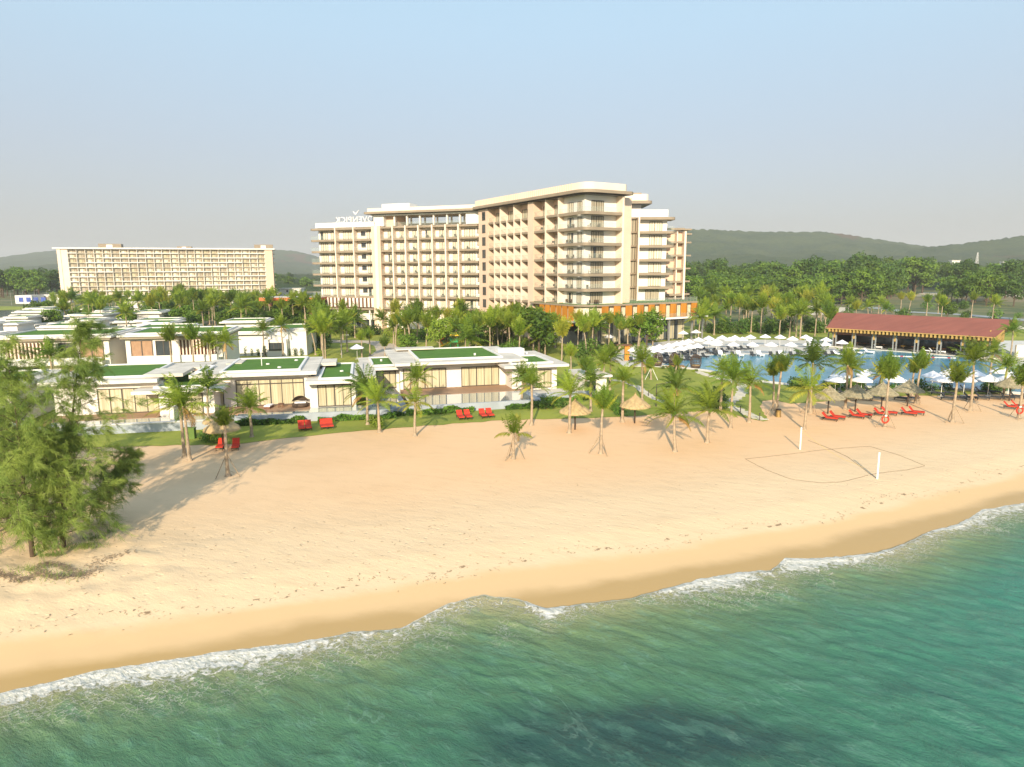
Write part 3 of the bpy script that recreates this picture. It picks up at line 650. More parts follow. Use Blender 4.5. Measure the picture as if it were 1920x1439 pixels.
# canted corner wall between the two facades
pA = Af.w(-6.3, -DA)[:2]; pB = Bf.w(2.0, -1.9)[:2]; pM = Bf.w(.1, -1.9)[:2]; inn = Bf.w(3.5, -6)[:2]
mb.box('plaster', Af, -9.8, -2.06, -1.25, -6, 5.95, 32.85); mb.build('tower_wall', HR)
mb = MB(); mb.box('peach', Af, -47.4, -42.2, .1, -DA, 0, 33.0); mb.build('pilaster', HR)
mb = MB(); mb.box('peach', Af, -22.6, -20.2, .2, -DA, 0, 32.95); mb.build('pilaster', HR)
nar = [-42.2, -39.1, -35.9, -32.6, -29.2, -25.9, -22.6]
for k, u in enumerate(nar[1:-1]):
    top = 32.9 if k % 2 == 1 else 29.4
    mb = MB(); mb.box('peach_light', Af, u-.16, u+.16, .12, -DA, 3, top); mb.build('partition_wall', HR)
for u in (-15.2, -10.0):
    mb = MB(); mb.box('peach_light', Af, u-.2, u+.2, .12, -DA, 9.0, 32.9); mb.build('partition_wall', HR)
mb = MB(); mb.box('peach_light', Bf, 10.0, 10.5, .15, -5, 9.3, 32.9); mb.build('partition_wall', HR)
# rounded belts wrapping the tower corner
def tower_belt(z0, z1, uA, uB, ov=0.0, r=2.6, inner=True, m_='taupe'):
    P = [Af.w(uA, ov)[:2]]
    # corner arc around the meeting point
    cpt = Vector(Bf.w(-ov, ov)[:2]); a = Vector(Af.w(-r, ov)[:2]); c2 = Vector(Bf.w(r, ov)[:2])
    for t_ in np.linspace(0, 1, 9): P.append(tuple(a*(1-t_)**2+cpt*2*t_*(1-t_)+c2*t_**2))
    P.append(Bf.w(uB, ov)[:2])
    return P
for i, z in enumerate([6.2-3.3+3.3]+FZ):
    if i > 0:
        # narrow bays of the oblique wing
        if i < 8:
            for (a, b_) in [(-42.2, -22.6), (-20.2, -9.8)]:
                if i == 7 and a < -40: pass
                mb = MB(); mb.box('taupe', Af, a, b_, .0, -DA, z-.5, z, bottom='soffit'); s_o = mb.build('balcony', HR)
                sg = [(p+.16, q-.16) for p, q in zip(nar[:-1], nar[1:])] if a < -40 else [(-20.1, -15.4), (-15.0, -10.2)]
                railing(s_o, Af, sg, z, -.1)
            if i > 1:
                P = tower_belt(0, 0, -10.0, 10.0, .15, 1.3); P += [Bf.w(10.0, -2.2)[:2], Bf.w(0, -2.3)[:2], Af.w(-10.0, -2.3)[:2]]
                mb = MB(); mb.prism('taupe', P, z-.62, z, bottom='soffit'); s_o = mb.build('balcony', HR)
                mb = MB(); Q = tower_belt(0, 0, -9.8, 9.9, .0, 1.25); Q2 = tower_belt(0, 0, -9.8, 9.9, -.03, 1.22)
                for j in range(len(Q)-1): mb.prism('railing_glass', [Q[j], Q[j+1], Q2[j+1], Q2[j]], z+.05, z+1.05)
                mb.build('railing', s_o)
    if z == 6.2:
        mb = MB(); mb.box('taupe', Af, -42.2, -20.2, .0, -DA, z-.5, z, bottom='soffit'); s_o = mb.build('balcony', HR); railing(s_o, Af, [(p+.16, q-.16) for p, q in zip(nar[:-1], nar[1:])], z, -.1)
for z in [6.2]+FZ[:-1]+[29.3]:
    zt = z+2.4
    W_(Af, -45.3, -43.6, .1, z+.7, z+2.9, 1, 'dark_glass', 1)
    for a, b_ in zip(nar[:-1], nar[1:]): W_(Af, a+.5, b_-.4, -DA, z+.02, zt, 2, 'curtain', 0)
    if z > 9:
        W_(Af, -19.4, -15.9, -DA, z+.02, zt, 3, 'curtain', 1); W_(Af, -14.6, -12.6, -DA, z+.02, zt, 2, 'curtain_tan', 1)
        pass
        # canted wall window
    if z > 9: W_(Bf, 3.0, 6.4, -2.0, z+.02, z+2.5, 5, 'curtain_tan', 3)
d = Vector((pB[0]-pA[0], pB[1]-pA[1]))
Kf = Fr(pA, math.degrees(math.atan2(d.y, d.x)))
Cn = Fr(Af.w(-6.3, -DA)[:2], -58.6)
cwa = [Af.uz(q_, 480, -1.25)[0] for q_ in (1063, 1077, 1081, 1094)]
for z in FZ[:-1]+[29.3]: W_(Af, cwa[0]+.3, cwa[1]-.5, -1.25, z+.02, z+2.3, 3, 'curtain_pale', 3); W_(Af, cwa[2]+.3, min(cwa[3]-.6, -2.3), -1.25, z+.02, z+2.3, 3, 'curtain_pale', 3)
# tower roof
P = tower_belt(0, 0, -48.5, 11.6, 1.3, 2.2); Pr = P+[Bf.w(12.6, .6)[:2], Bf.w(12.8, -1)[:2], Bf.w(12.6, -13)[:2], Af.w(-48.5, -16)[:2]]
P2 = tower_belt(0, 0, -48.5, 10.4, .5, 2.4)+[Bf.w(11.3, -.2)[:2], Bf.w(11.4, -12.5)[:2], Af.w(-48.5, -15.5)[:2]]
P3 = tower_belt(0, 0, -48.5, 10.6, .3, 2.4)+[Bf.w(10.6, -12.5)[:2], Af.w(-48.5, -15.5)[:2]]
mb = MB(); mb.prism('frame_dark', P3, 32.85, 33.1); mb.prism('taupe', Pr, 33.1, 33.75, bottom='frame_dark'); mb.prism('peach_light', P2, 33.75, 35.3, top='roof_concrete')
for k in range(52): mb.box('peach', Af, -48+k*.85, -47.85+k*.85, .62, .4, 33.8, 35.36)
mb.build('roof', HR)
# podium of the front tower
mb = MB()
Pp = [Af.w(-20.2, 1.2)[:2]]+tower_belt(0, 0, -16.2, 33.4, 1.2, 3.2)[1:]+[Bf.w(33.4, -1)[:2], Bf.w(33.4, -16)[:2], Af.w(-20.2, -12)[:2]]
mb.prism('taupe', Pp, 8.95, 9.35, top='turf', bottom='soffit'); mb.build('podium_roof', HR)
mb = MB(); Pw = [Af.w(-16.2, .3)[:2]]+tower_belt(0, 0, -16.2, 32.8, .3, 3.2)[1:]+[Bf.w(32.8, -12)[:2], Af.w(-16.2, -12)[:2]]
mb.prism('curtain_pale', Pw, 5.8, 8.95); mb.build('podium_wall', HR)
mb = MB(); Pl = [Af.w(-17, 1.5)[:2]]+tower_belt(0, 0, -17, 36.5, 1.6, 3.4)[1:]+[Bf.w(36.5, -12)[:2], Af.w(-17, -12)[:2]]
mb.prism('plaster', Pl, 5.35, 5.75, bottom='soffit'); mb.build('podium_slab', HR)
mb = MB(); mb.box('dark_glass', Bf, 1.0, 32.5, -2.2, -10, 0, 5.35)
for k in range(9): mb.box('curtain', Bf, 3+k*3.4, 5.2+k*3.4, -2.15, -2.2, .3, 4.6)
for k in range(19): mb.box('metal_grey', Bf, 1.2+k*1.7, 1.35+k*1.7, -2.05, -2.2, 0, 5.35)
mb.box('plaster', Af, -16, -3, -1.5, -8, 0, 5.35); mb.build('ground_floor_glazing', HR)
for u in (2, 9.5, 17, 24.5, 32, 35.6):
    mb = MB(); mb.box('metal_grey', Bf, u-.17, u+.17, .9, .55, 0, 5.35); mb.build('column', HR)
for k in range(9):   # orange sliding screens, right hand facade
    u = 3.9+k*3.42
    mb = MB(); mb.box('orange_panel', Bf, u, u+1.85, 1.15, 1.0, 5.8, 8.93); mb.build('sliding_screen', HR)
    mb = MB(); mb.box('frame_dark', Bf, u+2.55, u+2.7, .5, .31, 5.8, 8.7); mb.box('plaster', Bf, u+1.95, u+2.1, .5, .31, 5.8, 8.7); mb.build('mullion', HR)
for k in range(6):
    u = -16+k*2.3
    mb = MB(); mb.box('orange_panel', Af, u, u+1.8, 1.15, 1.0, 4.6, 8.93); mb.build('sliding_screen', HR)
mb = MB()
for a, b_ in ((2.5, 33),): mb.box('railing_glass', Bf, a, b_, 1.45, 1.42, 5.75, 6.7)
mb.build('railing', HR)
mb = MB(); mb.box('railing_glass', Bf, 10.6, 33.2, 1.05, 1.02, 9.35, 10.4)
for k in range(14): mb.box('metal_grey', Bf, 20+k*1.0, 20.05+k*1.0, 1.07, 1.0, 9.35, 10.45)
mb.build('railing', HR)

# --- right block E
Ef = Fr((31, 168), 0)
mb = MB(); mb.box('plaster', Ef, -.3, 6.9, -2.0, -14, 9.3, 29.4); mb.box('peach', Ef, -7.5, -.3, -5, -14, 9.3, 29.4); mb.build('wall', HR)
mb = MB(); mb.box('peach_light', Ef, -.45, -.1, .1, -4, 9.35, 29.3); mb.build('partition_wall', HR)
mb = MB(); mb.box('white', Ef, -2.5, 6.8, -.8, -1.2, 29.4, 31.1); mb.box('white', Ef, 6.4, 6.8, -1.2, -12, 29.4, 31.1); mb.build('parapet', HR)
mb = MB(); mb.box('white', Ef, -8, 1.0, -5, -14, 29.4, 32.7); mb.prism('taupe', slab_round(Ef, -10, 3.4, -2.5, 1.4, 0, 0, left=False, right=True, back=-16), 32.7, 33.4, bottom='frame_dark'); mb.prism('peach_light', slab_round(Ef, -10, 2.6, -3.2, 1.2, 0, 0, left=False, right=True, back=-15), 33.4, 35.0); mb.box('taupe', Ef, -.9, 1.4, -7, -9, 35.0, 35.7); mb.build('roof', HR)
for i, z in enumerate(FZ):
    mb = MB(); mb.prism('taupe', slab_round(Ef, -.4, 8.6, .0, 1.3, 0, 0, left=False, right=True, back=-6), z-.6, z, bottom='soffit')
    if i == 0: continue
    s_o = mb.build('balcony' if i < 6 else 'roof_edge', HR)
    if i < 6: railing(s_o, Ef, [(6.6, 8.3)], z, -.1)
    # round stair core behind, with dark belts
    mb = MB(); cx = Ef.w(-3.0, -4.0)
    mb.lathe('taupe', [(2.2, z-.4), (3.4, z-.4), (3.4, z), (2.2, z)], 28, cx[:2]); mb.build('balcony', HR, smooth=False)
for i, z in enumerate(FZ[:-1]):
    if i == 0: W_(Ef, 2.0, 5.3, -2.0, z+.02, z+2.5, 5, 'curtain_tan', 3)
    else: W_(Ef, 2.6, 5.7, -2.0, z+.02, z+2.45, 5, 'curtain_pale', 3)
mb = MB(); cx = Ef.w(-2.2, -4.0); mb.lathe('curtain_tan', [(2.5, 9.4), (2.5, 29.2)], 28, cx[:2])
mb.build('round_stair_wall', HR, smooth=True)
for k in range(9):
    a = math.radians(200+k*17); mb = MB(); px_, py_ = cx[0]+2.55*math.cos(a), cx[1]+2.55*math.sin(a); f = Fr((px_, py_), math.degrees(a)+90); mb.box('frame_dark', f, -.05, .05, -.05, .06, 9.4, 29.2); mb.build('mullion', HR)
mb = MB(); f = Ef; mb.box('orange_panel', f, -6.3, -5.2, -2.9, -3.2, 9.4, 29.0); mb.box('dark_glass', f, -7.4, -6.3, -3.3, -3.5, 9.4, 29.0); mb.build('orange_screen', HR)
# far strip right of block E
Hf = Fr((40.5, 176), 6)
mb = MB(); mb.box('peach', Hf, -1.5, 3.6, -1.9, -14, 9.3, 26.4); mb.box('peach_light', Hf, 3.3, 3.8, .1, -14, 9.3, 26.4); mb.box('peach_light', Hf, 1.35, 1.6, .0, -2, 9.3, 26.3); mb.box('taupe', Hf, 3.8, 6.0, -2, -8, 25.6, 26.0); mb.build('side_wing', HR)
for z in FZ[:-1]:
    mb = MB(); mb.box('taupe', Hf, -1.2, 3.3, .0, -1.9, z-.5+1.2, z+1.2); mb.box('taupe', Hf, 3.8, 6.3, -3, -8, z-.4+1.2, z+1.2); mb.build('balcony', HR)

# windows: the hundred that show largest as parts, the rest as one
def wsize(s_):
    c_ = s_[0].w((s_[1]+s_[2])/2, s_[3]); vx, vy = -c_[0], -c_[1]; L = math.hypot(vx, vy); cosn = (vx*s_[0].n[0]+vy*s_[0].n[1])/L
    return s_[8]*1000+(s_[2]-s_[1])*max(cosn, 0)*(s_[5]-s_[4])
win_specs.sort(key=wsize, reverse=True)
rr = random.Random(5); rest = MB()
for k, s_ in enumerate(win_specs):
    fr, u0, u1, v, z0, z1, n_, m_, pr = s_
    if k < 100:
        mb = MB(); window_mesh(mb, fr, u0, u1, v, z0, z1, n_, m_, opened=rr.random() < .07); mb.build('window', HR)
    else: window_mesh(rest, fr, u0, u1, v, z0, z1, n_, m_)
rest.build('window', HR, kind='stuff')

# rooftop lettering seen from behind, with a bird emblem
SG = root('rooftop_sign', (*Cf.w(15, -5)[:2], 29.4), 'white rooftop letters seen from behind with a small bird emblem above', 'sign')
cu = bpy.data.curves.new('lettering', 'FONT'); cu.body = 'M\u00d6VENPICK'; cu.size = 2.45; cu.extrude = .10; cu.offset = 0.012; cu.space_character = 1.1; cu.resolution_u = 3
to = bpy.data.objects.new('tmp', cu); COL.objects.link(to); bpy.context.view_layer.update()
me = bpy.data.meshes.new_from_object(to.evaluated_get(bpy.context.evaluated_depsgraph_get())); bpy.data.objects.remove(to)
me.materials.clear(); me.materials.append(MATS['white'])
co = np.array([v.co[:] for v in me.vertices]); x0_, x1_ = co[:, 0].min(), co[:, 0].max()
uK, uM = Cf.uz(629, 418, -5)[0], Cf.uz(712, 418, -5)[0]
sc_ = (uM-uK)/(x1_-x0_)
for v in me.vertices:
    uu = uM-(v.co.x-x0_)*sc_; p = Cf.w(uu, -5+v.co.z, 31.15+v.co.y*1.0); v.co = p
me.flip_normals(); me.update()
lo = bpy.data.objects.new('lettering', me); COL.objects.link(lo); lo.parent = SG; lo.matrix_parent_inverse = PINV[SG.name]
ub = Cf.uz(667, 408, -5)[0]; mb = MB()
bird = [(-.95, .75), (-.55, .72), (-.1, .2), (.15, .1), (1.15, 1.15), (1.35, 1.1), (.25, -.35), (-.05, -.42), (-.35, -.25)]
tp = [Cf.w(ub+a*.95, -4.9, 33.75+b_*.8) for a, b_ in bird]; tb = [Cf.w(ub+a*.95, -5.1, 33.75+b_*.8) for a, b_ in bird]
mb.quad(tp, 'white'); mb.quad(tb[::-1], 'white')
for i in range(len(tp)): j = (i+1) % len(tp); mb.quad([tp[j], tp[i], tb[i], tb[j]], 'white')
mb.build('bird_emblem', SG)
mb = MB(); mb.box('metal_grey', Cf, uK-.2, uM+.2, -5.3, -5.4, 30.95, 31.05)
for k in range(9): u = uK+(uM-uK)*k/8; mb.box('metal_grey', Cf, u-.05, u+.05, -5.3, -5.4, 29.4, 32.6)
mb.build('support_frame', SG)

# ------------------------------------------------------------------ FAR HOTEL BLOCK
fl = Zat(118, 556, 400); fr_ = Zat(515, 547, 436)
Ff = Fr((fl[0], 400), math.degrees(math.atan2(36, fr_[0]-fl[0]))); Lf = math.hypot(36, fr_[0]-fl[0])
z0f = fl[1]; z1f = Zat(118, 466, 400)[1]; nf = 10; hf = (z1f-z0f)/nf
FB = root('hotel_block', (fl[0]+Lf/2, 418, 0), 'long distant white hotel block with a grid of balconies beyond the palms', 'building')
mb = MB(); mb.box('curtain_pale', Ff, 0, Lf, -1.6, -18, z0f-.3, z1f, top='roof_concrete'); mb.build('wall', FB)
mb = MB(); mb.box('peach_light', Ff, -.6, 1.2, .3, -19, z0f-.3, z1f-.3); mb.box('peach_light', Ff, 1.2, 4.6, .0, -2, z0f-.3, z1f-.3); mb.build('end_wall', FB)
mb = MB(); mb.box('peach', Ff, Lf-4.5, Lf, .2, -19, z0f-.3, z1f-.3); mb.build('end_wall', FB)
mb = MB(); mb.box('white', Ff, -2.5, Lf+1.5, 1.0, -20, z1f-.3, z1f+.55, top='roof_concrete'); mb.build('roof', FB)
for u, w_, h_ in ((20, 12, 2.3), (62, 8, 1.0), (106, 11, 2.4)):
    mb = MB(); mb.box('taupe', Ff, u, u+w_, -3, -9, z1f+.56, z1f+.56+h_); mb.box('white', Ff, u+w_*.35, u+w_*.62, -2.9, -3, z1f+.56, z1f+.5+h_*.8); mb.build('roof_plant_room', FB)
nb = 24; bw = (Lf-9.1)/nb; rr = random.Random(11); rest = MB(); cnt = 0
for i in range(nf+1):
    z = z0f+hf*i
    # stepped pattern of white and shaded balcony fronts
    mb = MB(); a = 0
    for k in range(nb):
        wht = ((k-2*i) % 12 < 7) if i else True
        mb.box('white' if wht else 'roof_concrete', Ff, 4.6+k*bw, 4.6+(k+1)*bw, .25 if wht else -.05, -1.6, z-.12, z+(.35 if wht else .12))
    for e in (-.9, Lf): mb.box('taupe', Ff, e-.6, e+1.2, -1, -16, z-.15, z+.15)
    if i < nf: mb.build('balcony', FB)
for k in range(nb+1):
    mb = MB(); mb.box('plaster', Ff, 4.5+k*bw, 4.7+k*bw, -.1, -1.6, z0f+.3, z1f-.3); mb.build('partition_wall', FB)
for i in range(nf-1, -1, -1):
    for k in range(nb):
        z = z0f+hf*i; u = 4.7+k*bw; m_ = rr.choice(['curtain', 'curtain_pale', 'curtain_pale', 'curtain_tan'])
        tgt = MB() if cnt < 100 else rest
        tgt.box(m_, Ff, u+.5, u+bw-.7, -1.5, -1.6, z+.2, z+hf-.55)
        tgt.box('frame_dark', Ff, u+.4+bw*.4, u+.55+bw*.4, -1.45, -1.5, z+.2, z+hf-.55); tgt.box('taupe', Ff, u+bw*.62, u+bw-.7, -1.42, -1.49, z+.5, z+hf-.9)
        if cnt < 100: tgt.build('window', FB)
        cnt += 1
rest.build('window', FB, kind='stuff')
mb = MB(); mb.box('dark_glass', Ff, 3, Lf-3, -4, -16, 0, z0f-.3)
for k in range(13): mb.box('plaster', Ff, 2+k*10.4, 4+k*10.4, .3, -2, 0, z0f-.3)
mb.build('ground_floor', FB)

# ------------------------------------------------------------------ VILLAS
def roof_slab(mb, fr, u0, u1, v0, v1, z, th=.38, turf=None, rim=.5, edge='roof_edge'):
    """v0 back (negative), v1 front; turf = list of (u0,u1,v0,v1) sunk beds with a pale kerb"""
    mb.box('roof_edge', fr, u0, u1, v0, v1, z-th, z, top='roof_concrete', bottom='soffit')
    for q in (turf or []):
        a, b_, c_, d_ = q; e = .30; k = .22
        mb.box('turf', fr, a+e, b_-e, c_+e, d_-e, z+.002, z+.06)
        mb.box('white', fr, a, b_, d_-e, d_, z, z+k); mb.box('white', fr, a, b_, c_, c_+e, z, z+k); mb.box('white', fr, a, a+e, c_+e, d_-e, z, z+k-.003); mb.box('white', fr, b_-e, b_, c_+e, d_-e, z, z+k-.003)
def vwin(par, fr, u0, u1, v, z0, z1, n_=4, transom=False, m_='curtain'):
    mb = MB(); window_mesh(mb, fr, u0, u1, v, z0, z1, n_, m_, t=.10, transom=transom); return mb.build('window', par)
VF = Fr((0, 85), 15); V1F = Fr(VF.w(-24, .0)[:2], 12)
def loc1(px, py, z): 
    g = G(px, py, z); dx, dy = g[0]-V1F.o[0], g[1]-V1F.o[1]; return dx*V1F.u[0]+dy*V1F.u[1], dx*V1F.n[0]+dy*V1F.n[1]
# villa one (x 400-660)
R = root('villa', V1F.w(-3, -8), 'white flat-roofed villa with two stepped turf roofs and a wicker day bed on its deck', 'villa', 'white beach villas with turf roofs')
f = V1F
mb = MB(); mb.box('plaster', f, -13.2, -.6, -3.3, -15, .2, 4.75); mb.box('plaster', f, -.6, 4.7, -.9, -13, .2, 3.95); mb.build('wall', R)
mb = MB(); roof_slab(mb, f, -14.0, .2, -16.2, -2.0, 5.15, .42, [(-10.8, -1.7, -15.4, -2.9), (-13.6, -12.4, -9, -3.2)])
mb.box('roof_concrete', f, .2, 2.2, -14, -9.5, 4.73, 5.10, bottom='soffit'); mb.box('roof_concrete', f, -11.5, -9.6, -14.5, -10.5, 5.15, 5.3); mb.build('roof', R)
mb = MB(); roof_slab(mb, f, -.9, 5.6, -14.5, .8, 4.35, .4, [(.5, 4.4, -13.5, -.1)]); mb.box('roof_concrete', f, 5.6, 7.2, -9, -2.5, 3.95, 4.25); mb.build('roof', R)
for (u_, v_, z_) in ((-6.2, -9, 5.22), (-3.0, -12, 5.22), (-4.4, -5.5, 5.22), (3.0, -6, 4.42)):
    mb = MB(); mb.lathe('white', [(0, z_+.16), (.22, z_+.14), (.24, z_), (0, z_)], 10, f.w(u_, v_)[:2]); mb.build('roof_vent', R)
mb = MB(); mb.tube('lime_paint', [f.w(-6.8, -8, 5.2), f.w(-6.8, -8, 7.0)], .05, 6); mb.build('roof_mast', R)
vwin(R, f, -9.2, -1.4, -3.3, 1.0, 4.2, 6, True); vwin(R, f, -12.8, -10.6, -3.3, 1.0, 4.0, 2); vwin(R, f, .3, 4.2, -.9, 1.0, 3.65, 4)
mb = MB(); mb.box('deck', f, -13.2, -.6, 1.0, -3.3, .2, 1.0); mb.build('deck', R)
mb = MB(); mb.box('villa_pool_water', f, -8.3, 8.8, 2.3, -.7, .3, .96); mb.box('pool_wall', f, -8.6, 9.0, 2.6, 2.3, -.3, .98); mb.box('slate', f, -14.5, -8.6, 2.6, 1.0, 0, .85, top='slate'); mb.box('railing_glass', f, -2, 8.6, 2.5, 2.47, .98, 1.4); mb.build('plunge_pool', R)
mb = MB(); mb.box('plaster', f, -15, -14.6, 3.0, -4, 0, 2.4); mb.build('garden_wall', R)
# day bed and small stool
db = root('day_bed', f.w(-1.8, -1.6, 1.0), 'round dark wicker day bed with white cushions on the villa deck', 'day bed', world_parts=False); db.rotation_euler = (0, 0, f.a)
mb = MB(); mb.lathe('wicker', [(0, 0), (.95, 0), (1.0, .35), (.95, .4), (0, .4)], 20); mb.build('base', db, True)
mb = MB(); k0 = []
for a in np.linspace(0, math.pi, 13): k0.append((math.cos(a), math.sin(a)))
for i in range(12):
    for j in range(5):
        def pt(i, j): a = math.pi*i/12; e = math.radians(20+j*22); rr_ = 1.02*math.cos(e*.72); return (rr_*math.cos(a), rr_*math.sin(a)*.98, .35+.95*math.sin(e*.72))
        mb.quad([pt(i, j), pt(i+1, j), pt(i+1, j+1), pt(i, j+1)], 'wicker')
mb.build('hood', db, True)
mb = MB(); mb.box('white_canvas', WF, -.65, .65, -.7, .1, .41, .55); mb.build('cushion', db)
st = root('side_table', f.w(-4.0, -1.6, 1.0), 'small brown wooden side table beside the day bed', 'table', world_parts=False)
mb = MB(); mb.box('brown_fin', WF, -.3, .3, -.3, .3, .42, .48); mb.build('table_top', st)
mb = MB()
for a in (-.24, .24):
    for b_ in (-.24, .24): mb.box('brown_fin', WF, a-.03, a+.03, b_-.03, b_+.03, 0, .42)
mb.build('leg_frame', st)
dc = root('deck_lounger', f.w(-5.4, -1.5, 1.0), 'cream cushioned lounger on the villa deck left of the side table', 'sun lounger', world_parts=False)
mb = MB(); mb.box('white_canvas', WF, -.35, .35, -.8, .6, .25, .38); mb.build('cushion', dc); mb = MB(); mb.box('brown_fin', WF, -.35, .35, -.8, .6, .0, .25); mb.build('base', dc)

# villa two (x 665-1060)
f = VF
R = root('villa', f.w(-4.5, -14), 'largest white villa with a wide central turf roof and two lower side roofs', 'villa', 'white beach villas with turf roofs')
mb = MB(); mb.box('plaster', f, -13, 1.7, -10, -23, .2, 4.5); mb.box('plaster', f, -17.1, -13, -11.6, -20.5, .2, 3.8); mb.box('plaster', f, 1.7, 8.1, -6.3, -19.5, .2, 3.9); mb.build('wall', R)
mb = MB(); roof_slab(mb, f, -13.9, 4.0, -24, -7.4, 4.9, .36, [(-10.6, 1.3, -22.6, -9.6)]); mb.box('roof_concrete', f, -12.4, -6.6, -23.2, -20.6, 5.12, 5.3); mb.build('roof', R)
mb = MB(); roof_slab(mb, f, -18.0, -13.0, -21.5, -9.6, 4.15, .34, [(-16.6, -12.9, -20, -11)]); mb.build('roof', R)
mb = MB(); roof_slab(mb, f, .3, 9.4, -21, -4.9, 4.3, .34, [(1.6, 7.6, -14.5, -6.4), (4.2, 7.2, -20.2, -17.5)]); mb.box('white', f, 2.0, 6.0, -17.2, -15.2, 4.3, 5.4); mb.build('roof', R)
for (u_, v_, z_) in ((-10.9, -21.5, 5.0), (-2.0, -13, 4.96), (4.6, -9, 4.36), (-15, -16, 4.2)):
    mb = MB(); mb.lathe('white', [(0, z_+.3), (.16, z_+.28), (.16, z_), (0, z_)], 10, f.w(u_, v_)[:2]); mb.build('roof_vent', R)
vwin(R, f, -12.6, -6.7, -10, 1.0, 3.75, 6); vwin(R, f, -4.6, .8, -10, 1.0, 3.75, 5); vwin(R, f, -16.8, -13.4, -11.6, 1.0, 3.4, 4); vwin(R, f, 3.1, 7.3, -6.3, .95, 3.45, 4)
mb = MB(); mb.box('deck', f, -13, 2.8, -4.9, -10, .2, 1.0); mb.build('deck', R)
mb = MB(); mb.box('villa_pool_water', f, -13.0, 2.6, 1.7, -4.9, .3, .96); mb.box('pool_wall', f, -13.3, 3.3, 2.0, 1.7, -.3, .98); mb.box('pool_wall', f, 2.6, 3.3, 1.7, -4.9, -.3, .975); mb.build('plunge_pool', R)
mb = MB(); mb.box('pool_wall', f, -17.8, -13.3, 1.5, -9, -.3, .8, top='slate'); mb.box('villa_pool_water', f, -17.4, -14, -2, -8.2, .8, .86); mb.build('side_terrace', R)
mb = MB(); mb.box('pool_wall', f, 3.3, 12.0, -1.6, -1.9, -.2, 1.0); mb.box('tile_pale', f, 3.3, 9.5, -1.9, -6.3, -.2, .75); mb.build('side_terrace', R)
# small building right of villa two
R = root('garden_pavilion', f.w(12.5, -6), 'small grey-white flat building among palms right of the largest villa', 'pavilion')
mb = MB(); mb.box('plaster', f, 10.8, 14.2, -3.2, -8.5, 0, 2.5); mb.build('wall', R); mb = MB(); roof_slab(mb, f, 10.3, 14.8, -9.2, -2.6, 2.9, .3); mb.box('dark_glass', f, 11.2, 12.6, -3.1, -3.2, .2, 2.1); mb.build('roof', R)

# villa zero (x 180-400, behind the feathery trees)
f = Fr(VF.w(-35.3, 1.7)[:2], 12)
R = root('villa', f.w(-6, -9), 'white turf-roofed villa partly hidden behind the big feathery trees', 'villa', 'white beach villas with turf roofs')
mb = MB(); mb.box('plaster', f, -17, -5.6, -4.5, -16, .2, 4.6); mb.box('plaster', f, -5.6, .2, -2.2, -14, .2, 3.7); mb.build('wall', R)
mb = MB(); roof_slab(mb, f, -18, -5.9, -17.5, -3.2, 5.0, .4, [(-15.5, -7.4, -16.5, -5)]); mb.box('roof_concrete', f, -7.6, -3.4, -9.5, -4.2, 5.05, 5.4, bottom='soffit'); mb.box('roof_concrete', f, -5.6, -1.9, -15, -9.8, 5.05, 5.35, bottom='soffit'); mb.build('roof', R)
mb = MB(); roof_slab(mb, f, -8, 1.4, -16, -.9, 4.0, .36, [(-6.2, .0, -15, -2.6)]); mb.build('roof', R)
vwin(R, f, -12.6, -6.2, -4.5, 1.0, 3.9, 5); vwin(R, f, -4.6, -1.0, -2.2, 1.0, 3.4, 3)
mb = MB(); mb.box('deck', f, -17, -5.6, -1.2, -4.5, .2, 1.0); mb.build('deck', R)
mb = MB(); mb.box('villa_pool_water', f, -16, 1.0, 1.5, -1.2, .3, .96); mb.box('pool_wall', f, -16.3, 1.4, 1.9, 1.5, -.3, .98); mb.box('roof_edge', f, -16.2, 1.4, 2.0, 1.4, .98, 1.06); mb.build('plunge_pool', R)
# villa further left
f = Fr(VF.w(-55.5, 2.0)[:2], 12)
R = root('villa', f.w(-6, -9), 'leftmost turf-roofed beach villa glimpsed through the feathery foliage', 'villa', 'white beach villas with turf roofs')
mb = MB(); mb.box('plaster', f, -14, -.5, -4.5, -16, .2, 4.4); mb.build('wall', R)
mb = MB(); roof_slab(mb, f, -15, .3, -17.5, -3.2, 4.8, .4, [(-13, -1.4, -16.5, -5)]); mb.build('roof', R)
vwin(R, f, -10.6, -4.2, -4.5, 1.0, 3.9, 5)
mb = MB(); mb.box('pool_wall', f, -14, 1.4, 1.9, -3.2, -.3, .96); mb.build('plunge_pool', R)

